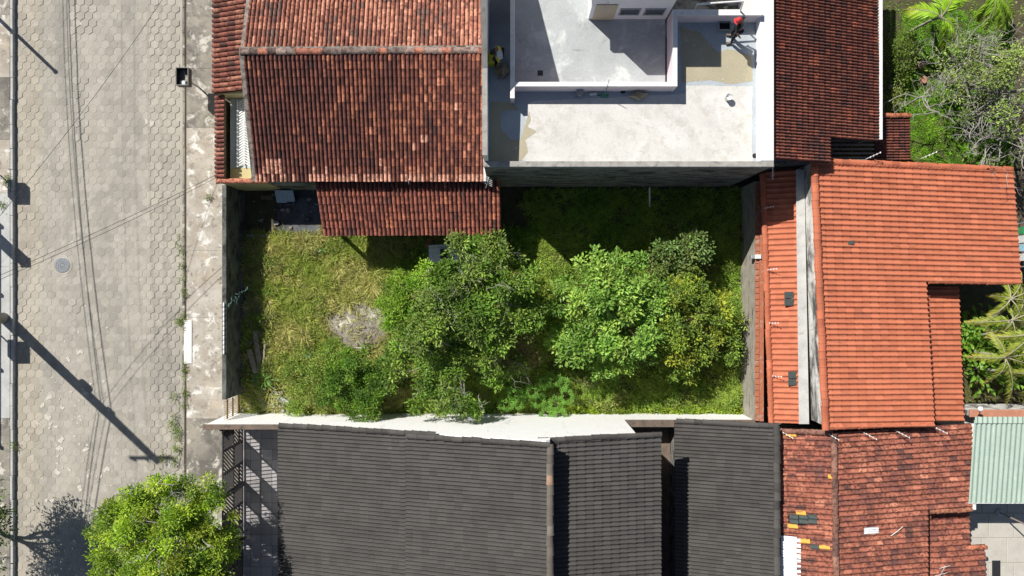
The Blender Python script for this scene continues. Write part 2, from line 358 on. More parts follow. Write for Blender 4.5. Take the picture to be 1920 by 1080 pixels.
class Roofs:
    """the tiled slopes of one house: the 300 tiles that show largest become objects, the rest one mesh per slope"""
    def __init__(s): s.rec = []; s.slopes = []
    def slope(s, part, A, B, C, D, kind, ncol, nrow, mat, tint, mask=None, sag=0.008):
        A, B, C, D = [np.array(p, float) for p in (A, B, C, D)]
        if np.cross(B-A, D-A)[2] < 0: A, B, C, D = B, A, D, C
        k = len(s.slopes); s.slopes.append((part, kind, mat))
        rng = np.random.default_rng(100+k*7+ncol)
        for j in range(nrow):
            for i in range(ncol):
                ss = (i+0.5)/ncol; t = j/nrow
                p = (A*(1-ss)+B*ss)*(1-t)+(D*(1-ss)+C*ss)*t
                u = ((B-A)*(1-t)+(C-D)*t)/ncol; v = ((D-A)*(1-ss)+(C-B)*ss)/nrow
                n = np.cross(u, v); n /= np.linalg.norm(n)
                q = p+v*0.5; px, py = to_px(q)
                if mask and not mask(px, py): continue
                w = p+n*(0.012+rng.normal(0, 0.003 if sag else 0.001)-sag*math.sin(math.pi*t)*math.sin(math.pi*ss*2.3))
                w = w+v*rng.normal(0, 0.018 if sag else 0.004)
                a = rng.normal(0, 0.012 if sag else 0.002); u2 = u+v*a*np.linalg.norm(u)/np.linalg.norm(v)
                c = tint(ss, t, i, j, rng, px, py)
                vis = 0 < px < 1920 and 0 < py < 1080
                area = np.linalg.norm(u)*np.linalg.norm(v)*n[2]/(CAM_H-q[2])**2
                s.rec.append((area if vis else -1, k, w, u2, v, n, c))
        return s
    def finish(s, limit=300):
        order = sorted(range(len(s.rec)), key=lambda q: -s.rec[q][0])
        pick = set(q for q in order[:limit] if s.rec[q][0] > 0)
        rest = {}
        for q, (a, k, w, u, v, n, c) in enumerate(s.rec):
            part, kind, mat = s.slopes[k]
            if q in pick:
                o = bpy.data.objects.new('roof_tile', tile_mesh(kind, mat)); COL.objects.link(o)
                o.parent = part; o.matrix_parent_inverse = Matrix.Translation(-wloc(part))
                o.matrix_basis = Matrix(((u[0],v[0],n[0],w[0]),(u[1],v[1],n[1],w[1]),(u[2],v[2],n[2],w[2]),(0,0,0,1)))
                o['tint'] = [float(x) for x in c]
            else: rest.setdefault(k, []).append((w, u, v, n, c))
        for k, lst in rest.items():
            part, kind, mat = s.slopes[k]; V, F = TILE[kind]
            W = np.array([x[0] for x in lst]); U = np.array([x[1] for x in lst]); VV = np.array([x[2] for x in lst])
            N = np.array([x[3] for x in lst]); C = np.array([x[4] for x in lst])
            verts = W[:,None,:]+V[None,:,0:1]*U[:,None,:]+V[None,:,1:2]*VV[:,None,:]+V[None,:,2:3]*N[:,None,:]
            fac = F[None,:,:]+(np.arange(len(lst))*len(V))[:,None,None]
            o = np_mesh('roof_tiles', verts.reshape(-1,3), fac.reshape(-1,4), mat, part, np.repeat(C, len(V), axis=0))
            o['kind'] = 'stuff'
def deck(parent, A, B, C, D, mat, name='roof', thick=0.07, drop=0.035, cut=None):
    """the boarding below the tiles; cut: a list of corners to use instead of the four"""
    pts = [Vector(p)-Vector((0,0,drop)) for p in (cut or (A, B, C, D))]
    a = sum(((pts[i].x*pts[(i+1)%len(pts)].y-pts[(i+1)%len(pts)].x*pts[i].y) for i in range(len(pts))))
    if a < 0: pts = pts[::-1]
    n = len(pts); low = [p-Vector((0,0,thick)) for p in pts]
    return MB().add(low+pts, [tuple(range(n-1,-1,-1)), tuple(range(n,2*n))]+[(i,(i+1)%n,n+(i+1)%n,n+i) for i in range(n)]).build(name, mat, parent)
CAPM = {}
def caps(parent, p0, p1, n, mat, tints, r=0.11, name='ridge_tile', seed=1, lift=0.01, squash=0.75):
    """a row of half-round ridge tiles from p0 to p1, each its own object"""
    rng = random.Random(seed); p0 = Vector(p0); p1 = Vector(p1); d = (p1-p0)/n
    x = d.normalized(); s = x.cross(Vector((0,0,1))).normalized(); up = s.cross(x)
    key = mat.name
    if key not in CAPM:
        b = MB(); V = []; k = 6
        for q, (yy, sc) in enumerate(((0.0,1.08),(0.12,1.08),(0.12,0.98),(1.06,0.92))):
            V += [(yy, sc*math.cos(math.pi*t/k), sc*math.sin(math.pi*t/k)) for t in range(k+1)]
        F = [(q*(k+1)+t, (q+1)*(k+1)+t, (q+1)*(k+1)+t+1, q*(k+1)+t+1) for q in range(3) for t in range(k)]
        F.append(tuple(range(k,-1,-1)))
        b.add(V, F); me = bpy.data.meshes.new('ridge_tile'); me.from_pydata(b.v, [], b.f); me.materials.append(mat); me.update(); CAPM[key] = me
    for i in range(n):
        o = bpy.data.objects.new(name, CAPM[key]); COL.objects.link(o); o.parent = parent
        o.matrix_parent_inverse = Matrix.Translation(-wloc(parent))
        w = p0+d*i+up*(lift+rng.gauss(0,0.006))+s*rng.gauss(0,0.008)
        o.matrix_basis = Matrix(((d.x,s.x*r,up.x*r*squash,w.x),(d.y,s.y*r,up.y*r*squash,w.y),(d.z,s.z*r,up.z*r*squash,w.z),(0,0,0,1)))
        c = rng.choice(tints); f = rng.uniform(0.8,1.15); o['tint'] = [c[0]*f, c[1]*f, c[2]*f]
def coh(px, py):
    return 0.5+0.28*math.sin(px*0.043+1.9*math.sin(py*0.031))+0.28*math.sin(py*0.052+1.6*math.sin(px*0.027+1.0))*math.sin(px*0.11)
def pick(rng, opts, at=None):
    """opts: [(weight, (r,g,b))]"""
    w = (rng.random() if at is None else np.clip(0.62*rng.random()+0.38*coh(*at)+rng.normal(0,0.04),0,0.999))*sum(o[0] for o in opts)
    for wt, c in opts:
        w -= wt
        if w <= 0: break
    f = rng.uniform(0.88, 1.12); return (c[0]*f, c[1]*f, c[2]*f)

# ------------------------------------------------------------------ ground, road, pavements
g = MB().add([(-300,-300,-0.12),(300,-300,-0.12),(300,300,-0.12),(-300,300,-0.12)], [(0,1,2,3)]).build('ground', M['earth'])
tag(g, kind='structure')
RX0, RX1 = P(27,0).x, P(343,0).x
RY0, RY1 = -20.0, 20.0
def sand_depth(x):
    t = (x-RX0)/(RX1-RX0)
    if t > 0.80: return -0.019
    if t < 0.17: return -0.012
    return -0.0072
xs = np.linspace(RX0, RX1, 60); ys = np.linspace(RY0, RY1, 120)
V = []; 
for y in ys:
    for x in xs: V.append((x, y, sand_depth(x)+0.0025*math.sin(x*3.1+y*1.7)*math.sin(y*2.3-x)))
F = [(j*60+i, j*60+i+1, (j+1)*60+i+1, (j+1)*60+i) for j in range(119) for i in range(59)]
road = np_mesh('road', np.array(V), np.array(F), M['sand']); tag(road, kind='structure')
HW, HP = 0.363, 0.3144                     # paver width and row pitch
def hex_unit():
    V = []; F = []
    for r, z in ((1.0,-0.06),(1.0,-0.007),(0.955,0.0)):
        for k in range(6):
            a = math.pi/6+k*math.pi/3; V.append((r*math.cos(a), r*math.sin(a), z))
    for q in (0, 1):
        for k in range(6): F.append((q*6+k, q*6+(k+1)%6, q*6+6+(k+1)%6, q*6+6+k))
    F.append((12,13,14,17)); F.append((14,15,16,17))
    return np.array(V), F
HV, HF = hex_unit()
hx = bpy.data.meshes.new('paving_stone'); hx.from_pydata([tuple(v) for v in HV], [], HF); hx.materials.append(M['stone']); hx.update()
white_spots = [(80,760),(90,783),(95,795),(115,825),(92,745),(170,720),(155,730),(140,818),(105,800),(112,840),(70,793),(98,938),(160,843),(108,885),
               (130,880),(165,893),(150,915),(87,938),(190,893),(128,673),(75,795),(117,764),(160,738),(150,660),(245,770),(200,880),(142,30),(150,45),(275,228),(285,232)]
rec = []
rng = np.random.default_rng(5)
row = 0; y = RY0+0.2
while y < RY1-0.1:
    x = RX0+HW*0.5+(HW/2 if row % 2 else 0)
    while x < RX1-HW*0.45:
        px, py = to_px((x,y,0)); t = (x-RX0)/(RX1-RX0)
        edge = t > 0.80 or t < 0.17
        base = np.array((0.355,0.322,0.265)) if t < 0.17 else np.array((0.345,0.322,0.277)) if t > 0.78 else np.array((0.325,0.306,0.268))
        c = base*rng.uniform(0.86,1.14)
        for wx, wy in white_spots:
            if abs(px-wx) < 7 and abs(py-wy) < 7: c = c*1.1
        sc = HW/math.sqrt(3)*(0.95 if edge else 0.982)*rng.uniform(0.985,1.0)
        z = rng.normal(0,0.0035 if edge else 0.0012)
        patch = (abs(px-155) < 22 and py < 60) or (abs(px-150) < 12 and 150 < py < 270) or (abs(px-140) < 12 and abs(py-575) < 14)
        if patch: z += 0.012; sc *= 0.97
        vis = 0 < px < 1920 and 0 < py < 1080
        score = (1 if t > 0.80 else 0.9 if patch else 0.5 if t < 0.17 else 0.3)+rng.uniform(0,0.05) if vis else -1
        rec.append((score, x+rng.normal(0,0.003), y+rng.normal(0,0.003), z, sc, rng.normal(0,0.02), c)); x += HW
    y += HP; row += 1
order = sorted(range(len(rec)), key=lambda q: -rec[q][0]); chosen = set(order[:300])
VS = []; FS = []; TS = []; F3 = []
for q, (s_, x, y, z, sc, a, c) in enumerate(rec):
    if q in chosen:
        o = bpy.data.objects.new('paving_stone', hx); COL.objects.link(o); o.parent = road
        o.location = (x,y,z); o.rotation_euler = (rng.normal(0,0.008), rng.normal(0,0.008), a); o.scale = (sc,sc,1)
        o['tint'] = [float(k) for k in c]
    else:
        ca, sa = math.cos(a)*sc, math.sin(a)*sc
        w = np.stack([HV[:,0]*ca-HV[:,1]*sa+x, HV[:,0]*sa+HV[:,1]*ca+y, HV[:,2]+z+HV[:,0]*rng.normal(0,0.0012)], 1)
        n0 = len(VS)*18; VS.append(w); TS.append(np.tile(c,(18,1))); FS += [[n0+i for i in f] for f in HF]
o = np_mesh('paving_stones', np.concatenate(VS), np.array(FS), M['stone'], road, np.concatenate(TS)); o['kind'] = 'stuff'
# kerbs and pavements
LK = P(24,0,0.16).x; RK0 = RX1
def kerb(parent, x0, x1, z, mat, seed):
    r = random.Random(seed); y = RY0
    while y < RY1:
        L = r.uniform(0.9,1.1); d = r.gauss(0,0.006)
        MB().bevbox(x0+d, x1+d, y, min(y+L-0.012, RY1), -0.1, z+r.gauss(0,0.004), 0.015).build('kerb_stone', mat, parent); y += L
lp = MB().box(-27, LK-0.13, RY0, RY1, -0.1, 0.10).build('pavement_left', M['earth']); tag(lp, kind='structure')
rp = MB().box(RK0+0.13, -11.98, RY0, RY1, -0.1, 0.055).build('pavement_right', M['earth']); tag(rp, kind='structure')
kerb(lp, LK-0.12, LK, 0.16, M['pavement_grey'], 3); kerb(rp, RK0+0.005, RK0+0.12, 0.085, M['pavement'], 4)
def slab(parent, px0, px1, py0, py1, z, mat, gap=0.003, b=0.004):
    a = P(px0, py1, z); c = P(px1, py0, z)
    return MB().bevbox(a.x+gap, c.x-gap, a.y+gap, c.y-gap, z-0.06, z+R.gauss(0,0.003), b).build('pavement_slab', mat, parent)
ysl = [-310, 28, 145, 262, 362]
for i in range(4): slab(lp, -200, 18.5, ysl[i], ysl[i+1], 0.16, M['pavement_light'] if i % 2 else M['pavement'])
ysl = [362, 500, 640, 784]
for i in range(3): slab(lp, -200, 18.5, ysl[i], ysl[i+1], 0.16, M['pavement_grey'])
ysl = [784, 905, 1020, 1390]
for i in range(3): slab(lp, -200, 18.5, ysl[i], ysl[i+1], 0.16, M['pavement'])
ysl = [-310, 30, 128, 240, 345, 470, 595, 690, 785, 930, 1050, 1390]
mm = ['pavement','pavement','pavement','pavement_light','pavement_light','pavement_light','pavement_light','pavement_light','pavement','pavement','pavement']
for i in range(11): slab(rp, 349.5, 447, ysl[i], ysl[i+1], 0.09, M[mm[i]])
a = P(345, 682, 0.10); b_ = P(360, 600, 0.10)
MB().bevbox(a.x, b_.x, a.y, b_.y, 0.06, 0.115, 0.012).build('white_slab', M['white_slab'], rp)
# drain cover
t = empty('manhole_cover', P(117,497,0.0), 'round grey cast iron manhole cover set in the hexagonal paving', 'manhole cover')
c = P(117,497,0)
MB().lathe(c, [(0.44,-0.02),(0.44,0.004),(0.41,0.012),(0.36,0.010)], 28).build('concrete_collar', M['sand'], t)
MB().lathe(c, [(0.345,-0.01),(0.345,0.018),(0.32,0.024)], 28).build('iron_rim', M['cast_iron'], t)
for rr in (0.27, 0.18, 0.09):
    b = MB()
    for k in range(16):
        a0 = 2*math.pi*k/16; a1 = a0+0.22
        b.add([(c.x+q*math.cos(a), c.y+q*math.sin(a), z) for z in (0.022,0.034) for a in (a0,a1) for q in (rr-0.025,rr+0.025)],
              [(4,5,7,6),(0,4,6,2),(1,3,7,5),(0,1,5,4),(2,6,7,3)])
    b.build('raised_ring', M['cast_iron'], t)['kind'] = 'stuff'

# ------------------------------------------------------------------ the empty lot
LX0, LX1, LY0, LY1 = -11.83, 10.05, -5.5, 4.30
nx, ny = 150, 70
XX, YY = np.meshgrid(np.linspace(LX0-0.1, LX1+0.2, nx), np.linspace(LY0-0.1, LY1+0.25, ny))
ZZ = 0.03+0.05*np.sin(XX*1.1+0.5*YY)*np.cos(YY*1.3)+0.03*np.sin(XX*2.9)*np.sin(YY*3.3)
V = np.stack([XX.ravel(), YY.ravel(), ZZ.ravel()], 1)
F = np.array([(j*nx+i, j*nx+i+1, (j+1)*nx+i+1, (j+1)*nx+i) for j in range(ny-1) for i in range(nx-1)])
lot = np_mesh('lot_ground', V, F, M['dry_soil'], smooth=True); tag(lot, kind='structure')
def lot_z(x, y): return 0.03+0.05*np.sin(x*1.1+0.5*y)*np.cos(y*1.3)+0.03*np.sin(x*2.9)*np.sin(y*3.3)
# bare ashy patch
def blob(cx, cy, rx, ry, n=40, seed=1, amp=0.18):
    r = random.Random(seed); ph = [r.uniform(0,6.28) for _ in range(5)]; am = [r.uniform(0.3,1)/(k+1) for k in range(5)]
    out = []
    for i in range(n):
        a = 2*math.pi*i/n; f = 1+amp*sum(am[k]*math.sin((k+2)*a+ph[k]) for k in range(5)); out.append((cx+rx*f*math.cos(a), cy+ry*f*math.sin(a)))
    return out
pc = P(680,608)
b = MB(); ring = blob(pc.x, pc.y, 1.55, 1.25, 40, 3, 0.36); rings = [(0.0,0.30),(0.35,0.27),(0.7,0.2),(0.9,0.12),(1.0,0.0)]
vs = []
for f, h in rings:
    for (x,y) in ring:
        xx = pc.x+(x-pc.x)*f; yy = pc.y+(y-pc.y)*f; vs.append((xx, yy, lot_z(xx,yy)+0.02+h*0.55+0.03*math.sin(xx*9)*math.sin(yy*8)))
fs = [(q*40+k, (q+1)*40+k, (q+1)*40+(k+1)%40, q*40+(k+1)%40) for q in range(4) for k in range(40)]
b.add(vs, fs); o = b.build('ash_heap', M['ash'], None, True)
tag(o, 'low grey heap of ash and bare earth in the grass', 'ash heap')

# dark concrete yard under the eaves
yd = empty('yard_slab', P(525,400,0.05), 'dark concrete slab littered with rubble between front wall and lean-to', 'concrete slab')
a = P(520,442,0.08); c = P(600,352,0.08)
M['yard'] = surf('dark yard concrete', (0.13,0.14,0.155), (0.05,0.05,0.055), 1.6, [((0.03,0.025,0.02), 2.5, 0.5, 0.65, 0.8)], 0.9)  # two dark grey tones with darker brown blotches
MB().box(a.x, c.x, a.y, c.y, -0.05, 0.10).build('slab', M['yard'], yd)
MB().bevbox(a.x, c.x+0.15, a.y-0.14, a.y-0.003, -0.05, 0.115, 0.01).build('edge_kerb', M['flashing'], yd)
a = P(462,440,0.1); MB().bevbox(a.x, a.x+1.0, a.y-0.1, a.y, -0.05, 0.12, 0.01).build('edge_kerb', M['grey_cap'], yd)
for k in range(26):
    x, y = R.uniform(P(470,0).x, P(596,0).x), R.uniform(P(0,432).y, P(0,362).y); s_ = R.uniform(0.04,0.13)
    o = MB().prism(blob(x, y, s_, s_*R.uniform(0.5,1), 6, k, 0.3), 0.02, 0.10+s_*0.7).build('rubble_piece', R.choice([M['grey_cap'], M['grey_wood'], M['dirty_wall']]), yd)
M['white_top'] = surf('white wall top with streaks', (0.84,0.84,0.83), (0.78,0.78,0.77), 2, [((0.45,0.45,0.43), 1.6, 0.58, 0.70, 0.55, (2.5,0.5,1)), ((0.3,0.3,0.28), 8, 0.66, 0.75, 0.5)], 0.85)
# ------------------------------------------------------------------ house with the aged red roof (north west)
OLD = [(5,(0.115,0.047,0.039)),(4,(0.175,0.065,0.049)),(2.2,(0.33,0.125,0.077)),(1,(0.48,0.20,0.125)),(1,(0.068,0.036,0.033))]
NEWC = (0.62,0.315,0.225)
ho = empty('tiled_house', (-5.6,9,0), 'house with mottled dark red clay barrel tile roof beside the street', 'house')
RL, RRT = -10.16, -1.12; YE, YR = 4.22, 8.88; ZE, ZR = 3.0, 4.3
MB().wallpoly([(RL+0.35,0),(RL+0.35,ZE-0.1),(RRT-0.05,ZE-0.1),(RRT-0.05,0)], 4.27, 4.42).build('wall', M['dirty_wall'], ho)
MB().wallpoly([(4.43,0),(4.43,ZE-0.05),(YR,ZR-0.15),(13.4,ZE-0.05),(13.4,0)], RL+0.2, RL+0.35, 'y').build('wall', M['white_wall'], ho)
MB().wallpoly([(4.43,0),(4.43,ZE-0.05),(YR,ZR-0.15),(13.4,ZE-0.05),(13.4,0)], RRT-0.2, RRT-0.06, 'y').build('wall', M['white_wall'], ho)
H1 = Roofs()
A, B, C, D = (RL,YE,ZE), (RRT,YE,ZE), (RRT+0.1,YR,ZR), (RL,YR,ZR)
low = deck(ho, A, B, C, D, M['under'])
def tint_low(s, t, i, j, rng, px, py):
    if j == 0 and rng.random() < 0.86: return pick(rng, [(1,NEWC)])
    if j in (1,2) and 2 <= i <= 6 and (j == 1 or i > 2): return pick(rng, [(1,NEWC)])
    if (i, j) in ((17,1),(14,1),(40,5),(41,5),(38,4),(30,2),(31,1),(48,9)): return pick(rng, [(1,NEWC)])
    o = [(1,OLD[4][1]),(max(0.4,5.5-4.5*s),OLD[0][1]),(4,OLD[1][1]),(1.2+2.6*s,OLD[2][1]),(0.5+1.8*s,OLD[3][1])]
    return pick(rng, o, (px,py))
H1.slope(low, A, B, C, D, 'barrel', 55, 16, M['old_clay'], tint_low)
A, B, C, D = (RL,13.6,ZE), (RRT+0.15,13.6,ZE), (RRT+0.15,YR+0.02,ZR), (RL,YR+0.02,ZR)
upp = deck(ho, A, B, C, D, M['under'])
UPT = [(2.6,(0.54,0.25,0.17)),(2,(0.38,0.155,0.105)),(1.6,(0.25,0.105,0.078)),(1.8,(0.17,0.10,0.083))]
H1.slope(upp, A, B, C, D, 'barrel', 55, 16, M['mid_clay'], lambda s,t,i,j,rng,px,py: pick(rng, UPT[::-1], (px,py)))
# street side slope, falling to the pavement
A, B, C, D = (-11.98,7.8,2.62), (-11.98,13.6,2.62), (RL+0.02,13.6,3.25), (RL-0.02,7.8,3.25)
side = deck(ho, A, B, C, D, M['under'])
H1.slope(side, A, B, C, D, 'barrel', 29, 5, M['mid_clay'], lambda s,t,i,j,rng,px,py: pick(rng, [(3,(0.24,0.085,0.06)),(2,(0.16,0.06,0.045)),(1.5,(0.34,0.15,0.10)),(1,(0.08,0.04,0.035))]))
# the narrow strip of tiles over the front wall
A, B, C, D = (-12.02,4.45,2.30), (-12.02,7.8,2.30), (-11.64,7.8,2.42), (-11.64,4.45,2.42)
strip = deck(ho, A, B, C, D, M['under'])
H1.slope(strip, A, B, C, D, 'barrel', 19, 1, M['mid_clay'], lambda s,t,i,j,rng,px,py: pick(rng, [(3,(0.22,0.08,0.06)),(2,(0.13,0.05,0.04)),(1.5,(0.38,0.18,0.13))]), sag=0)
# lean-to over the lot
lt = empty('lean_to', P(770,440,0), 'low lean-to with dark barrel tiles over the edge of the lot', 'lean-to')
A, B, C, D = P(606,442,2.15), P(940,440,2.15), P(938,338,2.62), P(590,338,2.62)
ld = deck(lt, A, B, C, D, M['under'])
LT = Roofs()
LT.slope(ld, A, B, C, D, 'barrel', 42, 7, M['old_clay'], lambda s,t,i,j,rng,px,py: pick(rng, [(1.6,(0.105,0.05,0.043)),(4,(0.20,0.07,0.052)),(3,(0.29,0.098,0.065)),(1.7,(0.46,0.17,0.095))], (px,py)))
LT.finish()
for px in (618, 720, 830, 928):
    p = P(px,432,2.05); MB().box(p.x-0.06,p.x+0.06,p.y-0.06,p.y+0.06,-0.05,2.08).build('post', M['grey_wood'], lt)
MB().box(A.x+0.1, B.x-0.1, A.y+0.06, A.y+0.16, 2.0, 2.09).build('eave_beam', M['grey_wood'], lt)
caps(ho, (RL-0.05,YR,ZR+0.03), (RRT+0.2,YR+0.06,ZR+0.03), 27, M['old_clay'], [(0.30,0.22,0.19),(0.36,0.15,0.10),(0.12,0.09,0.08),(0.2,0.16,0.14)], 0.13, seed=2)
MB().beam((RL-0.1,YR+0.12,ZR), (RRT+0.2,YR+0.18,ZR), 0.12, 0.10).build('ridge_mortar', M['mortar'], ho)
MB().beam((RL-0.02,YE,ZE+0.03), (RL-0.02,YR,ZR+0.03), 0.16, 0.09).build('verge_mortar', M['mortar'], ho)
MB().beam((RL+0.02,YR,ZR+0.03), (RL+0.02,13.6,ZE+0.03), 0.14, 0.09).build('verge_mortar', M['mortar'], ho)
MB().beam((RRT+0.05,YE,ZE+0.06), (RRT+0.06,YR,ZR+0.06), 0.10, 0.14).build('verge_board', M['white_cap'], ho)
H1.finish()
# entrance court with its white slatted gate
a = P(420,334,0); 
pc_ = MB().box(-11.62, RL+0.19, 4.95, 7.8, 1.78, 1.84).build('porch_cover', M['pale_floor'], ho)
MB().box(-11.62, RL+0.19, 4.44, 4.945, 1.70, 1.83).build('porch_ledge', M['yellow_wall'], ho)
MB().box(-12.0, -11.86, 4.44, 7.8, 0, 2.28).build('front_wall', M['yellow_wall'], ho)
MB().box(-11.85, RL+0.19, 4.27, 4.43, 0, 2.25).build('court_wall', M['yellow_wall'], ho)
MB().box(-11.85, RL+0.19, 7.82, 7.96, 0, 2.55).build('court_wall', M['yellow_wall'], ho)
caps(ho, (-12.0,4.35,2.27), (RL+0.25,4.35,2.27), 6, M['mid_clay'], [(0.42,0.16,0.10),(0.5,0.2,0.13)], 0.11, seed=3)
gx0, gx1, gz = -11.30, -10.72, 1.92
for x in (gx0, (gx0+gx1)/2, gx1): MB().beam((x,4.98,gz),(x,7.72,gz),0.03,0.05).build('grille_bar', M['white_metal'], pc_)
MB().box(RL-0.42, RL-0.38, 4.96, 7.78, 1.842, 1.90).build('grille_bar', M['dark_metal'], pc_)
for k in range(25):
    y = 5.0+k*0.108; xm = (gx0+gx1)/2
    MB().beam((gx0+0.015,y,gz),(xm-0.015,y+0.16,gz),0.045,0.02).build('gate_slat', M['white_metal'], pc_)
    MB().beam((xm+0.015,y+0.16,gz),(gx1-0.015,y,gz),0.045,0.02).build('gate_slat', M['white_metal'], pc_)
MB().box(RL-0.22, RL-0.02, 4.98, 6.9, 1.843, 1.87).build('white_ledge', M['white_wall'], ho)

# ------------------------------------------------------------------ terrace house (north)
te = empty('terrace_house', (4.3,8,0), 'white flat roofed house with painted terrace and pale pink parapets', 'house')
GX0, GX1, GY0, GY1 = -1.02, 9.52, 4.42, 15.0; ZT = 4.75; ZP = 5.2
MB().box(GX0, GX1, GY0+0.02, GY0+0.2, 0, ZP-0.42).build('wall', M['dirty_wall'], te)
MB().box(GX0, GX1, GY0, GY0+0.17, ZP-0.42, ZP-0.06).build('painted_band', M['blue_band'], te)
MB().bevbox(GX0-0.02, GX1, GY0-0.02, GY0+0.19, ZP-0.06, ZP, 0.015).build('parapet_top', M['grey_cap'], te)
PWP = [(GY0+0.2,6.2),(7.6,6.35),(10.2,8.1),(12.5,7.0),(GY1,5.9)]
MB().wallpoly([(GY0+0.2,0)]+[(y,z) for y,z in PWP]+[(GY1,0)], GX0, GX0+0.15, 'y').build('party_wall', M['white_wall'], te)
for (y0,z0),(y1,z1) in zip(PWP[:-1],PWP[1:]): MB().beam((GX0+0.075,y0,z0+0.03),(GX0+0.075,y1,z1+0.03),0.18,0.055).build('wall_coping', M['grey_cap'], te)
MB().box(GX1-0.50, GX1, GY0+0.2, GY1, 0, ZP-0.05).build('wall', M['white_wall'], te)
MB().bevbox(GX1-0.505, GX1+0.003, GY0+0.2, GY1, ZP-0.047, ZP-0.004, 0.02).build('parapet_top', M['white_top'], te)
YB = P(0,172,ZT).y
SX1 = P(956,0,ZT).x                                            # stairs strip: GX0+.15 .. SX1
MB().box(GX0+0.16, GX1-0.51, GY0+0.21, YB-0.003, ZT-0.2, ZT).build('terrace_floor', M['terrace'], te)
IX0, IX1 = P(957,0,5.45).x, P(1270,0,5.45).x
PW = 0.15
MB().box(IX1+0.003, GX1-0.51, YB, 9.9, ZT-0.2, ZT).build('terrace_floor', M['terrace'], te)
MB().box(GX0+0.16, IX0-0.003, YB, 8.55, ZT-0.2, ZT).build('landing', M['terrace'], te)
for k in range(18):
    y = 8.553+k*0.26; z = ZT-0.17*(k+1)
    MB().box(GX0+0.16, IX0-0.003, y, y+0.257, z-0.3, z).build('stair_step', M['terrace'], te)
ZI = 4.45
MB().box(IX0+PW, IX1-PW-0.06, 7.2, 14.9, ZI-0.2, ZI).build('inner_floor', M['inner_floor'], te)
YB = P(0,172,ZT).y
def pink(x0, x1, y0, y1, zb, zt):
    w = MB().box(x0, x1, y0, y1, zb, zt-0.05).build('pink_parapet', M['pink'], te)
    MB().bevbox(x0-0.008, x1+0.008, y0-0.008, y1+0.008, zt-0.05, zt, 0.012).build('coping', M['white_cap'], w)
YBt = YB+PW
pink(IX0, IX0+PW, 6.83, 14.9, 3.2, 5.45)
pink(IX0+PW+0.01, IX1-PW-0.01, YB, YB+PW, ZT-0.3, 5.44)
pink(IX1-PW, IX1, YB, 9.80, ZT-0.3, 5.45)
pink(IX1-PW, GX1-0.51, 9.82, 10.02, ZT-0.3, 5.43)
# the hut on the inner roof
hx0, hx1, hy = P(1103,0,ZI).x, P(1248,0,ZI).x, P(0,36,ZI).y
MB().box(hx0, hx1, hy, 14.8, ZI, ZI+3.1).build('hut_wall', M['hut'], te)
MB().box(hx0-1.4, hx1+0.05, hy+0.95, 14.8, ZI+3.103, ZI+3.28).build('hut_roof_slab', M['white_wall'], te)
dr = MB().box(hx0+0.15, hx0+0.92, hy-0.035, hy-0.002, ZI+0.02, ZI+1.35).build('door', M['tan_door'], te)
MB().tube([(hx0+0.5,hy-0.06,ZI+1.0),(hx0+0.5,hy-0.10,ZI+1.0),(hx0+0.5,hy-0.10,ZI+1.75)], 0.015, 5).build('latch_rod', M['grey_metal'], dr)
for x0 in (hx0+1.05, hx0+1.95):
    w = MB(); z0, z1 = ZI+0.42, ZI+1.0; x1 = x0+0.76
    w.box(x0,x1,hy-0.03,hy-0.002,z0,z0+0.05); w.box(x0,x1,hy-0.03,hy-0.002,z1-0.05,z1); w.box(x0,x0+0.05,hy-0.03,hy-0.002,z0+0.05,z1-0.05); w.box(x1-0.05,x1,hy-0.03,hy-0.002,z0+0.05,z1-0.05)
    w = w.build('window', M['grey_metal'], te)
    MB().box(x0+0.05,x1-0.05,hy-0.010,hy-0.003,z0+0.05,z1-0.05).build('window_pane', M['glass_tile'], w)
    for k in range(4):
        z = z0+0.11+k*0.12; MB().beam((x0+0.05,hy-0.02,z),(x1-0.05,hy-0.02,z),0.014,0.045,(0,-0.6,0.8)).build('louvre_slat', M['grey_metal'], w)
MB().box(IX1-PW-0.05, GX1-0.51, 10.03, 14.9, 2.6, 2.8).build('lower_roof', M['dirty_wall'], te)
rl = MB().tube([P(1300,26,5.45), P(1306,8,6.1), P(1394,2,6.1), P(1388,20,5.45)], 0.035, 8).build('handrail', M['white_metal'], te)
# paint coats on the terrace floor, laid on in irregular sheets
def sheet(px_poly, z, mat, name, jitter=3.0, seed=1, sub=14):
    r = random.Random(seed); out = []
    n = len(px_poly)
    for i in range(n):
        (ax, ay, ja), (bx, by, _) = px_poly[i], px_poly[(i+1) % n]
        for k in range(sub):
            t = k/sub; j = jitter*ja
            q = P(ax+(bx-ax)*t+r.uniform(-j,j), ay+(by-ay)*t+r.uniform(-j,j), z); out.append((q.x, q.y, z))
    a = sum(out[i][0]*out[(i+1)%len(out)][1]-out[(i+1)%len(out)][0]*out[i][1] for i in range(len(out)))
    if a < 0: out = out[::-1]
    return MB().add(out, [tuple(range(len(out)))]).build(name, mat, te)
sheet([(992,190,0.6),(1285,176,0.3),(1285,160,0.5),(1410,162,0.6),(1411,303,0),(1000,305,0),(978,300,0.8),(976,262,1),(1000,250,1),(984,232,1)], ZT+0.004, M['terrace_white'], 'cream_coat', 2.0, 2)
sheet([(1276,50,1),(1312,60,1),(1335,88,1),(1350,98,1),(1368,92,1),(1410,105,0.4),(1411,152,0.6),(1372,158,1),(1330,150,0.8),(1278,155,0.6)], ZT+0.004, M['wet_cement'], 'tan_coat', 1.6, 4)
sheet([(919,190,0.5),(960,192,1),(975,206,1),(940,206,1),(938,240,1),(958,262,1),(975,262,1),(992,208,1),(996,225,0.8),(988,238,0.8),(1008,246,0.9),(985,262,1),(990,285,1),(974,305,0.6),(919,305,0)], ZT+0.008, M['wet_cement'], 'tan_coat', 1.2, 5)

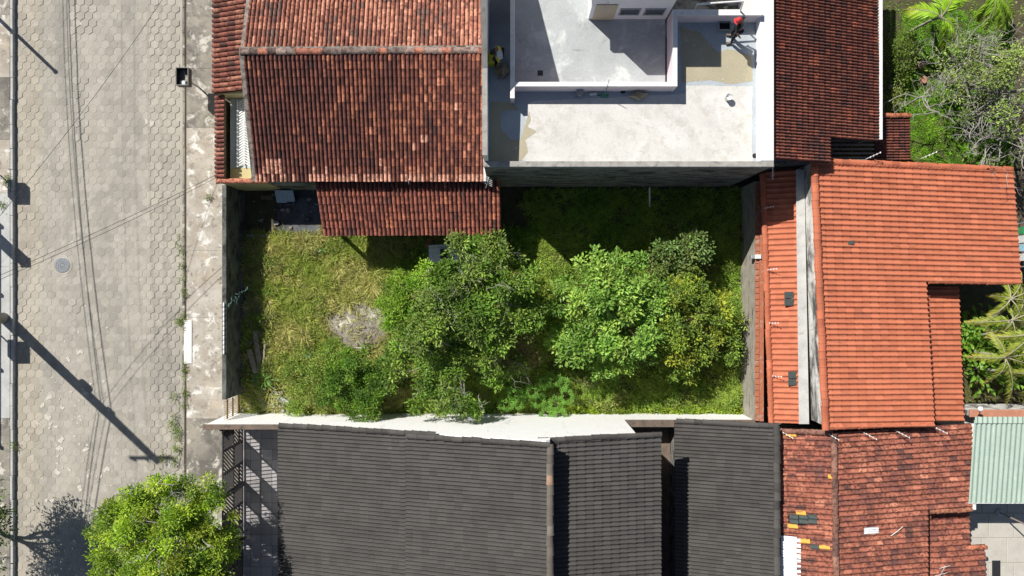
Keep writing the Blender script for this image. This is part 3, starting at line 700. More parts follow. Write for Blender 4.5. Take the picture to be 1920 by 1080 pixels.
# ------------------------------------------------------------------ house with the weathered roof (north east)
ne = empty('weathered_house', (12,9,0), 'house with faded brown red tile roof between white wall and garden', 'house')
A, B, C, D = P(1646,262,3.4), Vector((P(1642,0,3.4).x,14.5,3.4)), Vector((9.56,14.5,4.9)), Vector((9.56,P(0,298,4.9).y,4.9))
A = Vector((A.x, C.y*0+P(0,262,3.4).y, 3.4)); A2 = Vector((A.x, D.y, 3.4))
def zline(x): return 4.9-(x-9.56)/(A.x-9.56)*1.5
notx = P(1550,0,3.95).x
nd = deck(ne, None, None, None, None, M['under'], cut=[D, Vector((notx,D.y,zline(notx))), Vector((notx,A.y,zline(notx))), A, B, C])
NE = Roofs()
NET = [(4,(0.165,0.064,0.049)),(3,(0.225,0.082,0.057)),(1.8,(0.34,0.115,0.068)),(2.4,(0.105,0.054,0.047))]
def ne_tint(s,t,i,j,rng,px,py):
    return pick(rng, [NET[3],NET[0],NET[1],NET[2]], (px,py))
NE.slope(nd, A2, B, C, D, 'double', 41, 19, M['mid_clay'], ne_tint, mask=lambda px,py: not (px > 1552 and py > 262))
caps(ne, (9.55,D.y,4.93), (9.55,14.5,4.93), 31, M['mid_clay'], [(0.30,0.10,0.07),(0.2,0.07,0.05)], 0.10, seed=5)
MB().beam((A.x+0.09,A.y,3.40),(A.x+0.09,14.5,3.40),0.12,0.12).build('gutter', M['white_metal'], ne)
MB().box(9.7, A.x-0.35, D.y+0.15, D.y+0.3, 0, 3.2).build('wall', M['dirty_wall'], ne)
MB().box(A.x-0.5, A.x-0.35, A.y, 14.5, 0, 3.25).build('wall', M['dirty_wall'], ne)
for k in range(5):
    y = P(0,264+k*8,2.6).y; MB().beam((P(1550,0,2.6).x,y,2.6),(P(1638,0,2.6).x,y,2.6),0.07,0.12).build('pergola_rafter', M['grey_wood'], ne)
A, B, C, D = P(1705,302,2.2), P(1704,218,2.2), P(1640,218,2.5), P(1640,302,2.5)
ad = deck(ne, A, B, C, D, M['under'])
NE.slope(ad, A, B, C, D, 'double', 8, 6, M['mid_clay'], ne_tint)
caps(ne, P(1655,217,2.55), P(1706,217,2.3), 4, M['mid_clay'], [(0.42,0.15,0.08)], 0.10, seed=6)
p = P(1698,222,2.1); MB().box(p.x-0.06,p.x+0.06,p.y-0.06,p.y+0.06,0,2.1).build('post', M['concrete'], ne)
p = P(1698,298,2.1); MB().box(p.x-0.06,p.x+0.06,p.y-0.06,p.y+0.06,0,2.1).build('post', M['concrete'], ne)
NE.finish()

# ------------------------------------------------------------------ bright orange house (east)
ea = empty('orange_house', (15,0,0), 'house with clean bright orange tile roof and stained flashing', 'house')
ORT = [(5,(0.46,0.156,0.085)),(3,(0.50,0.173,0.095)),(2,(0.41,0.135,0.073)),(0.5,(0.36,0.125,0.072))]
def o_tint(s,t,i,j,rng,px,py):
    c = pick(rng, ORT); f = 0.5+0.5/rng.uniform(0.9,1.1); return (c[0]*f*0.6+0.185,c[1]*f*0.6+0.059,c[2]*f*0.6+0.032)
EA = Roofs()
D, C = P(1524,298,3.7), P(1546,803,3.7)                         # high edge, north and south
A, B = P(1898,316,2.5), P(1932,798,2.5)                         # low edge
def oz(px, py): return 3.7-1.2*(px-(1524+22*(py-298)/505))/374
def OP(px, py): return P(px, py, oz(px, py))
md = deck(ea, None, None, None, None, M['under_orange'], cut=[D, OP(1546,803), OP(1750,796), OP(1736,531), OP(1912,531), OP(1897,316)])
EA.slope(md, A, B, C, D, 'portuguese', 49, 25, M['orange'], o_tint, mask=lambda px,py: not (py > 533 and px > 1736+(py-533)*0.055), sag=0.0)
# left strip falling to the boundary
C, D = P(1500,318,2.78), P(1506,794,2.78); A, B = P(1434,322,2.3), P(1449,792,2.3)
sd = deck(ea, A, B, D, C, M['under_orange'])
EA.slope(sd, A, B, D, C, 'portuguese', 46, 5, M['orange'], o_tint, sag=0.0)
C, D = P(1733,537,2.25), P(1750,790,2.25); A, B = P(1796,537,1.95), P(1806,790,1.95)
td = deck(ea, A, B, D, C, M['under_orange'])
EA.slope(td, A, B, D, C, 'portuguese', 25, 4, M['orange'], o_tint, sag=0.0)
EA.finish()
OC = [(0.48,0.15,0.08),(0.43,0.135,0.075)]
caps(ea, P(1526,300,3.74), P(1548,805,3.74), 34, M['orange'], OC, 0.15, seed=7)
caps(ea, P(1430,326,2.34), P(1446,792,2.34), 32, M['orange'], OC, 0.12, seed=8)
caps(ea, OP(1528,302), OP(1896,318), 24, M['orange'], OC, 0.13, seed=9)
caps(ea, OP(1740,528), OP(1910,529), 11, M['orange'], OC, 0.10, seed=10)
caps(ea, OP(1552,802), OP(1748,794), 14, M['orange'], OC, 0.10, seed=11)
a, b_ = P(1506,300,2.8), P(1512,800,2.8); xw = 11.62
ye0, ye1 = P(0,802,3.6).y+0.1, P(0,300,3.6).y-0.1
MB().hexa([(P(1524,298,3.7).x+0.02,ye1,0),(P(1545,803,3.7).x+0.02,ye0,0),(P(1545,803,3.7).x+0.2,ye0,0),(P(1524,298,3.7).x+0.2,ye1,0)],
          [(P(1524,298,3.7).x+0.02,ye1,3.62),(P(1545,803,3.7).x+0.02,ye0,3.62),(P(1545,803,3.7).x+0.2,ye0,3.58),(P(1524,298,3.7).x+0.2,ye1,3.58)]).build('wall', M['white_stained'], ea)
fl = MB().add([P(1492,318,2.88), P(1498,795,2.88), P(1517,795,2.92), P(1508,318,2.92), P(1492,318,2.74), P(1498,795,2.74), P(1517,795,2.74), P(1508,318,2.74)],
      [(0,1,2,3),(0,4,5,1),(1,5,6,2),(3,2,6,7),(3,7,4,0)]).build('flashing', M['flashing'], ea)
MB().box(P(1548,0,3.5).x, P(1745,0,2.9).x, P(0,800,3.5).y+0.15, P(0,800,3.5).y+0.3, 0, 2.75).build('wall', M['white_wall'], ea)
MB().box(P(1900,0,2.5).x-0.5, P(1900,0,2.5).x-0.35, P(0,525,2.5).y, P(0,320,2.5).y, 0, 2.3).build('wall', M['white_wall'], ea)
MB().box(P(1736,0,2.8).x-0.6, P(1900,0,2.5).x-0.55, P(0,520,2.8).y+0.1, P(0,520,2.8).y+0.22, 0, 2.4).build('wall', M['white_wall'], ea)
MB().box(P(1735,0,2.5).x-0.2, P(1735,0,2.5).x-0.05, P(0,790,2.5).y, P(0,540,2.5).y, 0, 2.5).build('wall', M['white_wall'], ea)
for k in (0, 1):
    y = 560-14*k; p = P(1472,y-8,2.66)
for (x0,y0,x1,y1,z) in ((1471,547,1488,573,2.70),(1478,697,1494,723,2.72)):
    a, c = P(x0,y1,z), P(x1,y0,z); MB().bevbox(a.x,c.x,a.y,a.y+(c.y-a.y)*0.48,z-0.02,z+0.03,0.01).build('glass_tile', M['glass_tile'], ea); MB().bevbox(a.x,c.x,a.y+(c.y-a.y)*0.52,c.y,z-0.02,z+0.03,0.01).build('glass_tile', M['glass_tile'], ea)
p = OP(1594,455); MB().bevbox(p.x-0.11,p.x+0.11,p.y-0.08,p.y+0.08,p.z,p.z+0.10,0.01).build('roof_vent', M['glass_tile'], ea)

# ------------------------------------------------------------------ east boundary wall with brick coping
ew = empty('east_boundary_wall', (10.1,-0.6,0), 'grey streaked cement wall with orange brick coping along the orange house', 'wall')
MB().box(10.05, 10.20, -5.49, 4.41, 0, 1.78).build('wall', M['east_wall'], ew)
MB().box(10.201, 10.36, -5.49, 4.41, 0, 1.9).build('wall', M['brick'], ew)
y = -5.48; k = 0
while y < 4.2:
    MB().bevbox(10.045+R.gauss(0,0.008), 10.20, y, y+0.235, 1.784, 1.86+R.gauss(0,0.008), 0.012).build('coping_brick', M['brick'], ew); y += 0.25
p = P(1408,482,1.7); lampb = empty('wall_lamp', p, 'small white lamp bracket on the streaked east wall', 'lamp')
MB().bevbox(10.0,10.24,p.y-0.09,p.y+0.09,1.87,1.99,0.02).build('bracket', M['white_metal'], lampb)
MB().bevbox(9.84,9.995,p.y-0.08,p.y+0.08,1.68,1.93,0.02).build('housing', M['grey_metal'], lampb)

# ------------------------------------------------------------------ front wall of the lot, gate, white boundary wall
fw = empty('front_wall', (-11.9,0,0), 'mouldy dark cement front wall between lot and pavement', 'wall')
yf0, yf1 = P(0,737,0).y, 4.265
MB().box(-11.98, -11.83, yf0, yf1, 0, 1.70).build('wall', M['front_wall'], fw)
MB().bevbox(-12.0, -11.815, yf0, yf1, 1.703, 1.76, 0.015).build('coping', M['front_wall'], fw)
MB().box(-11.826, -11.74, yf0, yf1, 0, 0.25).build('plinth', M['front_wall'], fw)
gt = empty('picket_gate', P(436,765,0), 'yellow brown wooden picket gate between front wall and white wall', 'gate')
gy1, gy0 = yf0-0.04, -5.46
k = 0; y = gy0
nsl = 10; st = (gy1-gy0)/nsl
for k in range(nsl):
    y = gy0+st*k; MB().bevbox(-11.93, -11.905, y+0.015, y+st-0.055, 0.05, 1.78+R.gauss(0,0.02), 0.01).build('picket', M['wood'], gt)
for z in (0.35, 0.95, 1.5): MB().box(-11.902, -11.865, gy0, gy1, z-0.04, z+0.04).build('rail', M['wood'], gt)
ww = empty('white_boundary_wall', (-11,-5.58,0), 'white wall with brown weathered top beside the picket gate', 'wall')
MB().box(-12.35, -9.32, -5.66, -5.50, 0, 2.47).build('wall', M['white_wall'], ww)
MB().bevbox(-12.45, -9.33, -5.70, -5.495, 2.473, 2.56, 0.015).build('coping', M['wall_top'], ww)

# ------------------------------------------------------------------ charcoal tiled house (south)
so = empty('charcoal_house', (-2,-9,0), 'house with charcoal concrete tile roofs and white gable wall', 'house')
YV = -5.47; YS = -16.0
MB().wallpoly([(-9.3,0),(4.69,0),(4.69,4.30),(1.42,4.84),(1.36,5.3),(1.22,5.40),(-9.3,2.55)], -5.66, -5.50).build('gable_wall', M['white_wall'], so)
DT = [(3,(0.066,0.061,0.058)),(2,(0.071,0.066,0.063)),(1.5,(0.061,0.057,0.054))]
def d_tint(s,t,i,j,rng,px,py):
    c = DT[int(rng.integers(0,3))][1]; f = rng.uniform(0.94,1.06); return (c[0]*f,c[1]*f,c[2]*f)
SO = Roofs()
def az(x): return 2.62+(x+9.31)*0.272
xs1 = -3.95
for x0, x1, off, yv in ((-9.36,xs1,0.0,YV), (xs1-0.06,1.34,0.09,YV-0.10)):
    A, B, C, D = (x0,YS,az(x0)+off), (x0,yv,az(x0)+off), (x1,yv,az(x1)+off), (x1,YS,az(x1)+off)
    d = deck(so, A, B, C, D, M['under_dark'])
    SO.slope(d, A, B, C, D, 'double', int(round((yv-YS)/0.30)), int(round((x1-x0)/0.31)), M['dark_tile'], d_tint)
A, B, C, D = (5.60,YS,4.28), (5.60,-5.50,4.28), (1.40,-5.62,4.85), (1.40,YS,4.85)
bd = deck(so, A, B, C, D, M['under_dark'])
SO.slope(bd, A, B, C, D, 'double', 31, 13, M['dark_tile'], d_tint)
A, B, C, D = (6.70,YS,1.9), (6.70,-5.46,1.9), (10.42,-5.42,3.1), (10.50,YS,3.1)
cd = deck(so, A, B, C, D, M['under_dark'])
SO.slope(cd, A, B, C, D, 'double', 35, 12, M['dark_tile'], d_tint)
SO.finish()
DC = [(0.075,0.07,0.066),(0.06,0.056,0.053)]
caps(so, (-9.3,YV-0.02,az(-9.3)+0.05), (xs1+1.1,YV-0.02,az(xs1)+0.30+0.05), 21, M['dark_tile'], DC, 0.11, seed=21)
caps(so, (xs1,YV-0.12,az(xs1)+0.14), (1.34,YV-0.12,az(1.34)+0.14), 15, M['dark_tile'], DC, 0.11, seed=22)
caps(so, (0.95,-5.60,4.95), (5.6,-5.50,4.33), 14, M['dark_tile'], DC, 0.11, seed=23)
caps(so, (1.36,YS,az(1.34)+0.13), (1.36,YV-0.1,az(1.34)+0.13), 29, M['dark_tile'], [(0.16,0.14,0.12),(0.12,0.105,0.09),(0.30,0.2,0.14)], 0.13, seed=24)
caps(so, (6.75,-5.45,1.97), (10.42,-5.42,3.15), 11, M['dark_tile'], DC, 0.11, seed=25)
caps(so, (10.42,YS,3.15), (10.42,-5.42,3.15), 29, M['dark_tile'], DC, 0.14, seed=26)
MB().box(1.28, 1.38, YS, -5.68, 3.0, az(1.28)+0.06).build('ridge_wall', M['under_dark'], so)
MB().box(4.55, 4.69, YS, -5.68, 0, 4.28).build('wall', M['dirty_wall'], so)
MB().box(6.95, 7.08, YS, -5.68, 0, 1.85).build('wall', M['dirty_wall'], so)
MB().box(4.70, 6.94, YS, -5.68, -0.05, 0.05).build('passage_floor', M['wall_top'], so)
MB().box(-9.0, -8.86, YS, -5.68, 0, 2.55).build('wall', M['white_wall'], so)
MB().box(-9.0, 10.2, YS, YS+0.14, 0, 2.0).build('wall', M['white_wall'], so)
lw = empty('low_white_wall', (7.4,-5.58,0), 'low white wall with brown top along the south east of the lot', 'wall')
MB().box(4.70, 10.44, -5.66, -5.50, 0, 1.50).build('wall', M['white_wall'], lw)
MB().bevbox(4.70, 10.44, -5.80, -5.495, 1.503, 1.57, 0.015).build('coping', M['wall_top'], lw)
# front court of dark tiles
fx0, fx1 = -11.95, -8.9
ct = MB().box(fx0, fx1, YS, -5.67, -0.06, 0.0).build('front_court', M['under_dark']); tag(ct, kind='structure')
tl = 0.47
for i in range(int((fx1-fx0)/tl)+1):
    for j in range(22):
        x0 = fx0+i*tl; y1 = -5.68-j*tl; x1 = min(x0+tl-0.012, fx1)
        if x1-x0 < 0.1: continue
        o = MB().bevbox(x0, x1, y1-tl+0.012, y1, -0.01, 0.014, 0.006).build('floor_tile', M['dark_floor'], ct)
        f = R.uniform(0.8,1.2); o['tint'] = [0.30*f, 0.285*f, 0.29*f]
# chevron slat fence
cf = empty('slatted_fence', (-11.85,-9,0), 'black steel fence of slanting slats in front of the charcoal house', 'fence')
XF = -11.80; HF_ = 2.15
posts = [-5.74, P(0,905,0).y, P(0,1008,0).y, -13.3, -15.9]
for y in posts: MB().box(XF-0.07, XF+0.07, y-0.07, y+0.07, 0, HF_+0.15).build('post', M['dark_metal'], cf)
for a, b_ in zip(posts[:-1], posts[1:]):
    n = 3 if abs(b_-a) > 2.2 else 2; w = (b_-a)/n
    for q in range(n):
        y0, y1 = a+w*q, a+w*(q+1)
        lo, hi = min(y0,y1)+0.002, max(y0,y1)-0.002
        if q == 0: hi -= 0.07
        if q == n-1: lo += 0.07
        pn = MB()
        for z in (0.12, HF_*0.5, HF_): pn.box(XF-0.025, XF+0.025, lo, hi, z-0.035, z+0.035)
        pn.box(XF-0.024, XF+0.024, hi-0.05, hi, 0.16, HF_-0.04); pn.box(XF-0.024, XF+0.024, lo, lo+0.05, 0.16, HF_-0.04)
        pn = pn.build('panel_frame', M['dark_metal'], cf)
        for (z0, z1, sg) in ((0.155, HF_*0.5-0.035, 1), (HF_*0.5+0.035, HF_-0.035, -1)):
            if (q+posts.index(a)) % 2: sg = -sg
            H = z1-z0; sp = 0.165; yy = lo-H
            while yy < hi+H:
                ya, yb, za, zb = (yy, yy+H*0.75, z0, z1) if sg > 0 else (yy+H*0.75, yy, z0, z1)
                # clip to the panel
                t0, t1 = 0.0, 1.0; L0, L1 = lo+0.05, hi-0.05; d = yb-ya
                ta, tb = sorted(((L0-ya)/d, (L1-ya)/d)); t0, t1 = max(t0,ta), min(t1,tb)
                if t1-t0 > 0.05:
                    MB().beam((XF, ya+d*t0, za+H*t0), (XF, ya+d*t1, za+H*t1), 0.03, 0.06, (1,0,0)).build('slat', M['dark_metal'], pn)
                yy += sp

# ------------------------------------------------------------------ mottled red house (south east)
se = empty('mottled_house', (14,-9,0), 'house with mottled red roof, yellow tiles and glass tiles', 'house')
SET = [(3.4,(0.31,0.11,0.073)),(2.6,(0.41,0.155,0.10)),(2.2,(0.205,0.08,0.061)),(1.3,(0.125,0.06,0.052)),(0.5,(0.52,0.22,0.14))]
def s_tint(s,t,i,j,rng,px,py): return pick(rng, [SET[3],SET[2],SET[0],SET[1],SET[4]], (px,py))
SE = Roofs()
A, B, C, D = (10.62,YS,2.72), (10.62,-5.72,2.72), (12.55,-5.66,3.3), (12.70,YS,3.3)
d1 = deck(se, A, B, C, D, M['under'])
def se_mask(px, py):
    for (x0,y0,x1,y1) in ((1462,1003,1500,1200),(1478,963,1532,981),):
        if x0 < px < x1 and y0 < py < y1: return False
    return True
SE.slope(d1, A, B, C, D, 'portuguese', 50, 6, M['mid_clay'], s_tint, se_mask)
A, B, C, D = (18.62,YS,2.3), (18.62,-5.50,2.3), (12.58,-5.66,3.3), (12.72,YS,3.3)
def ez(x): return 3.3-(x-12.6)/6.02*1.0
xn = P(1742,0,2.6).x; yn = P(0,958,2.5).y
d2 = deck(se, None, None, None, None, M['under'], cut=[Vector(D), Vector((xn,YS,ez(xn))), Vector((xn,yn,ez(xn))), Vector((18.62,yn,2.3)), Vector(B), Vector(C)])
SE.slope(d2, A, B, C, D, 'portuguese', 50, 18, M['mid_clay'], s_tint, mask=lambda px,py: not (px > 1740 and py > 957))
A, B, C, D = (19.65,YS,1.65), (19.60,P(0,962,1.9).y,1.65), (17.10,P(0,962,1.9).y,2.05), (17.10,YS,2.05)
d3 = deck(se, None, None, None, None, M['under'], cut=[Vector(D), Vector(A), Vector((19.62,P(0,1024,1.7).y,1.65)), Vector((18.75,P(0,1024,1.7).y,1.78)), Vector((18.75,B[1],1.78)), Vector(C)])
SE.slope(d3, A, B, C, D, 'portuguese', 30, 7, M['mid_clay'], s_tint, mask=lambda px,py: not (px > 1820 and py < 1022))
SE.finish()
caps(se, (12.57,-5.68,3.34), (12.72,YS,3.34), 28, M['mid_clay'], [(0.24,0.12,0.09),(0.16,0.09,0.075),(0.30,0.16,0.12)], 0.13, seed=31)
caps(se, (10.7,-5.70,2.80), (12.5,-5.64,3.36), 5, M['mid_clay'], [(0.24,0.12,0.09)], 0.11, seed=32)
caps(se, (xn,yn,ez(xn)+0.03), (18.6,yn,2.34), 6, M['mid_clay'], [(0.36,0.15,0.09)], 0.09, seed=33)
caps(se, (18.8,P(0,1026,1.7).y,1.78), (19.66,P(0,1026,1.7).y,1.70), 4, M['mid_clay'], [(0.5,0.18,0.10)], 0.10, seed=34)
MB().beam((18.73,yn,2.30),(18.70,-5.50,2.30),0.12,0.12).build('gutter', M['white_metal'], se)
MB().beam((18.80,P(0,962,1.7).y,1.7),(18.80,P(0,1020,1.7).y,1.7),0.12,0.12).build('gutter', M['white_metal'], se)
MB().box(10.7, 18.4, -5.95, -5.83, 0, 2.2).build('wall', M['dirty_wall'], se)
MB().box(18.3, 18.42, yn+0.05, -5.96, 0, 2.1).build('wall', M['white_wall'], se)
MB().box(18.55, 18.67, YS, P(0,966,1.7).y, 0, 1.6).build('wall', M['white_wall'], se)
MB().box(18.68, 19.5, P(0,1030,1.6).y-0.12, P(0,1030,1.6).y, 0, 1.55).build('wall', M['white_wall'], se)
def on_se(px, py, up=0.05):
    z = 3.0
    for _ in range(6):
        p = P(px,py,z); z = (2.72+(p.x-10.62)/1.97*0.58) if p.x < 12.6 else ez(p.x)
    p = P(px,py,z); p.z += up; return p
def bit(px0, py0, px1, py1, mat, name):
    a, c = on_se(px0,py1,0.045), on_se(px1,py0,0.045)
    V, F = TILE['portuguese']
    vs = []
    n = len(profile('portuguese'))
    for f, z in ((0.0,a.z),(1.0,c.z)):
        for x, h in profile('portuguese'): vs.append((a.x+(c.x-a.x)*f, a.y+(c.y-a.y)*(x+0.5), z+h*0.8+0.035))
    fs = [(k+1,k,n+k,n+k+1) for k in range(n-1)]
    vs += [(v[0],v[1],v[2]-0.03) for v in vs]
    fs += [(2*n+k,2*n+k+1,3*n+k+1,3*n+k) for k in range(n-1)]+[(k,k+1,2*n+k+1,2*n+k) for k in range(n-1)]+[(n+k+1,n+k,3*n+k,3*n+k+1) for k in range(n-1)]
    o = MB().add(vs, fs).build(name, mat, se); return o
for (x0,y0,x1,y1) in ((1471,811,1491,818),(1491,957,1509,964),(1476,982,1494,989),(1499,1009,1517,1017),(1551,889,1559,897)): bit(x0,y0,x1,y1,M['yellow_tile'],'yellow_tile')
bit(1534,1021,1554,1028,M['yellow_tile'],'yellow_tile')
for k in range(3): bit(1479+k*17.5,964,1495+k*17.5,972,M['glass_tile'],'glass_tile'); bit(1479+k*17.5,973,1495+k*17.5,981,M['glass_tile'],'glass_tile')
bit(1518,1020,1534,1028,M['glass_tile'],'glass_tile')
def corr(x0, x1, y0, y1, z0, z1, pitch, amp, axis, mat, name, parent, z01=None):
    """corrugated sheet; ridges run along the given axis, z0..z1 along x"""
    seg = 8; L = (x1-x0) if axis == 'y' else (y1-y0); n = max(8, int(L/pitch*seg))
    vs = []
    for k in range(n+1):
        t = k/n; h = amp*math.sin(2*math.pi*L*t/pitch)
        if axis == 'y': vs += [(x0+L*t, y0, z0+h), (x0+L*t, y1, z1+h)]
        else: vs += [(x0, y0+L*t, z0+h), (x1, y0+L*t, z1+h)]
    fs = [(2*k,2*k+2,2*k+3,2*k+1) for k in range(n)] if axis == 'y' else [(2*k,2*k+1,2*k+3,2*k+2) for k in range(n)]
    m = len(vs); vs += [(v[0],v[1],v[2]-0.012) for v in vs]; fs += [tuple(m+i for i in f[::-1]) for f in fs]
    fs += [(0,m,m+1,1)] if axis == 'y' else [(0,1,m+1,m)]
    return MB().add(vs, fs).build(name, mat, parent)
a, c = on_se(1463,1003), on_se(1500,1003)
corr(a.x, c.x, YS, a.y, a.z+0.02, c.z+0.02, 0.11, 0.015, 'x', M['white_sheet'], 'white_sheet', se)
a, c = on_se(1618,1000), on_se(1645,986)
corr(a.x, c.x, a.y, c.y, a.z+0.05, c.z+0.05, 0.08, 0.012, 'x', M['white_sheet'], 'pale_sheet', se)
# ------------------------------------------------------------------ vegetation
def unit(a): return a/np.maximum(np.linalg.norm(a, axis=-1, keepdims=True), 1e-9)
def leaves(pos, axis, nrm, ln, wd, col, fold=0.25):
    """one folded leaf of two quads (five... six vertices) for every row: base, sides, tip"""
    n = len(pos); axis = unit(axis); side = unit(np.cross(nrm, axis)); up = np.cross(axis, side)
    ln = ln[:,None]; wd = wd[:,None]
    base = pos; tip = pos+axis*ln-up*ln*0.12; mid = pos+axis*ln*0.5
    L = mid+side*wd*0.5+up*wd*fold; Rr = mid-side*wd*0.5+up*wd*fold
    V = np.stack([base, Rr, tip, L], 1).reshape(-1,3)
    F = np.arange(n*4).reshape(n,4)
    return V, F, np.repeat(col, 4, axis=0)
def crown_mesh(name, lobes, nclump, per, ln, wd, cr, cols, parent, seed, mat=None, up=0.5, shell=0.72, gap=0.0, squash=0.8, jit=0.18, zmin=-0.45, spread=1.0, droop=0.0, sub=0):
    """leaf clumps spread through the outer part of a set of lobes (world x, y, z, r)"""
    g = np.random.default_rng(seed); lob = np.array(lobes, float)
    if sub:                                    # break each lobe into small bunches over its dome
        out = []
        for x, y, z, r in lob:
            for _ in range(sub):
                a = g.uniform(0,6.283); f = math.sqrt(g.random())*1.02; h = math.sqrt(max(0,1-min(f,1)**2))
                s_ = min(0.46, max(0.15, r*g.uniform(0.13,0.27)))
                zz = z+squash*r*h*g.uniform(0.55,1.0) if g.random() < 0.8 else z-g.uniform(0,0.5)*r*squash
                out.append((x+math.cos(a)*r*f, y+math.sin(a)*r*f, zz, s_))
        lob = np.array(out)
    w = lob[:,3]**2; w /= w.sum()
    k = g.choice(len(lob), nclump, p=w)
    d = unit(g.normal(size=(nclump,3))); low = d[:,2] < zmin; d[low,2] *= -1
    rr = shell+(1.04-shell)*g.random(nclump)**0.6
    deep = g.random(nclump) < 0.25; rr[deep] *= g.uniform(0.3,0.9,deep.sum())
    c = lob[k,:3]+d*np.stack([lob[k,3],lob[k,3],lob[k,3]*squash],1)*rr[:,None]
    ph = np.sin(c[:,0]*2.1+seed)*np.sin(c[:,1]*2.4+1.3*seed)+0.6*np.sin(c[:,0]*4.7+c[:,1]*3.9+seed)
    keep = ph > -1.6+gap*1.6; c, d = c[keep], d[keep]
    c[:,2] = np.maximum(c[:,2], 0.15)
    m = len(c); cols = np.array(cols, float); kk = k[keep]
    lc = g.choice(len(cols), len(lob)); lf = g.uniform(1-jit*1.7,1+jit*1.7,len(lob)); mixc = g.random(m) < 0.7
    cc = np.where(mixc[:,None], cols[lc[kk]], cols[g.choice(len(cols), m)])*(lf[kk]*g.uniform(1-jit,1+jit,m))[:,None]
    pos = np.repeat(c, per, axis=0)+g.normal(size=(m*per,3))*cr*np.array((1,1,0.7))
    out = np.repeat(d, per, axis=0)
    loc = unit(pos-np.repeat(c, per, axis=0)+1e-6)
    ax = unit(loc*spread+out*0.5+g.normal(size=(m*per,3))*0.45+np.array((0,0,0.15-droop)))
    nr = unit(np.array((0,0,1.0))*up+out*0.35+g.normal(size=(m*per,3))*0.45)
    col = np.repeat(cc, per, axis=0)*g.uniform(1-jit,1+jit,(m*per,1))
    L = ln*g.uniform(0.45,1.4,m*per); W = wd*g.uniform(0.7,1.2,m*per)
    V, F, T = leaves(pos, ax, nr, L, W, col)
    o = np_mesh(name, V, F, mat or M['leaf'], parent, T)
    return o, c
def limb(mb, a, b, r0, r1, rng, bend=0.12, seg=5, sides=6):
    a = Vector(a); b = Vector(b); L = (b-a).length; pts = []; rad = []
    off = Vector((rng.gauss(0,1),rng.gauss(0,1),rng.gauss(0.4,0.5)))*L*bend
    for k in range(seg+1):
        t = k/seg; p = a.lerp(b,t)+off*math.sin(math.pi*t)+Vector((rng.gauss(0,1),rng.gauss(0,1),rng.gauss(0,1)))*L*0.018*(0 < k < seg)
        pts.append(p); rad.append(r0+(r1-r0)*t)
    mb.tube(pts, rad, sides); return pts
def twigs(mb, start, d, L, r, depth, rng, flat=0.35):
    """forked bare twigs"""
    start = Vector(start); d = Vector(d).normalized(); pts = [start]; p = start.copy()
    n = 4
    for k in range(n):
        d = (d+Vector((rng.gauss(0,0.25),rng.gauss(0,0.25),rng.gauss(0,0.12)))).normalized(); p = p+d*L/n; pts.append(p.copy())
    mb.tube(pts, [r*(1-0.5*k/n) for k in range(n+1)], 4, False)
    if depth > 0:
        for q in range(rng.choice((2,2,3))):
            s = pts[rng.choice((2,3,4))]
            nd = (d+Vector((rng.gauss(0,0.75),rng.gauss(0,0.75),rng.gauss(0,flat)))).normalized()
            twigs(mb, s, nd, L*rng.uniform(0.55,0.8), r*0.6, depth-1, rng, flat)
def tree(name, label, cat, base, fork, lobes, nclump, per, ln, wd, cr, cols, seed, group=None, bark='bark', trunk_r=0.12, nlimb=26, **kw):
    b = P(*base, 0.0); t = empty(name, b, label, cat, group); rng = random.Random(seed)
    lob = []
    for (px,py,z,rp) in lobes:
        q = P(px,py,z); lob.append((q.x,q.y,q.z,rp*(CAM_H-z)/FPX))
    cr_o, c = crown_mesh('crown', lob, nclump, per, ln, wd, cr, cols, t, seed, **kw)
    f = Vector((b.x+rng.uniform(-0.1,0.1), b.y+rng.uniform(-0.1,0.1), fork))
    tr = MB(); limb(tr, (b.x,b.y,-0.1), f, trunk_r*1.25, trunk_r*0.8, rng, 0.03, 6, 8); tr.build('trunk', M[bark], t, True)
    for q in lob:
        lm = MB(); e = Vector((q[0],q[1],q[2]+q[3]*0.1)); limb(lm, f, e, trunk_r*0.6, trunk_r*0.22, rng, 0.08)
        near = [x for x in c if (x[0]-q[0])**2+(x[1]-q[1])**2 < q[3]**2]
        for _ in range(min(len(near), nlimb)):
            x = near[rng.randrange(len(near))]; m_ = f.lerp(e, rng.uniform(0.6,1.0)); limb(lm, m_, x, trunk_r*0.16, 0.008, rng, 0.06, 3, 4)
        lm.build('branch', M[bark], t, True)
    return t, lob, c
G1 = [(0.16,0.29,0.04),(0.22,0.37,0.05),(0.12,0.22,0.038),(0.27,0.38,0.07),(0.18,0.25,0.06)]
big, lobs, _ = tree('acacia_tree', 'large fine leaved dark green tree in the middle of the lot', 'tree', (885,610), 1.2,
    [(905,540,3.3,95),(895,505,3.0,56),(958,525,3.1,48),(850,610,3.4,85),(930,605,3.0,72),(800,690,2.2,70),(865,695,2.3,80),(940,680,1.6,40),(905,480,2.4,40),(855,570,3.4,58),(972,590,3.1,38),(760,650,1.8,35)],
    1750, 17, 0.15, 0.075, 0.08, G1, 21, up=0.8, squash=0.6, bark='grey_bark', trunk_r=0.16, gap=0.0, sub=24, nlimb=10)
tw = MB(); rg = random.Random(4)
for _ in range(20):
    q = lobs[rg.randrange(len(lobs))]; a = rg.uniform(0,6.28); rr = q[3]*rg.uniform(0,0.8)
    twigs(tw, (q[0]+rr*math.cos(a), q[1]+rr*math.sin(a), q[2]+0.5*q[3]), (math.cos(a)+rg.gauss(0,0.5), math.sin(a)+rg.gauss(0,0.5), 0.45), rg.uniform(0.4,0.9), 0.011, 2, rg)
o = tw.build('bare_twigs', M['grey_bark'], big); o['kind'] = 'stuff'
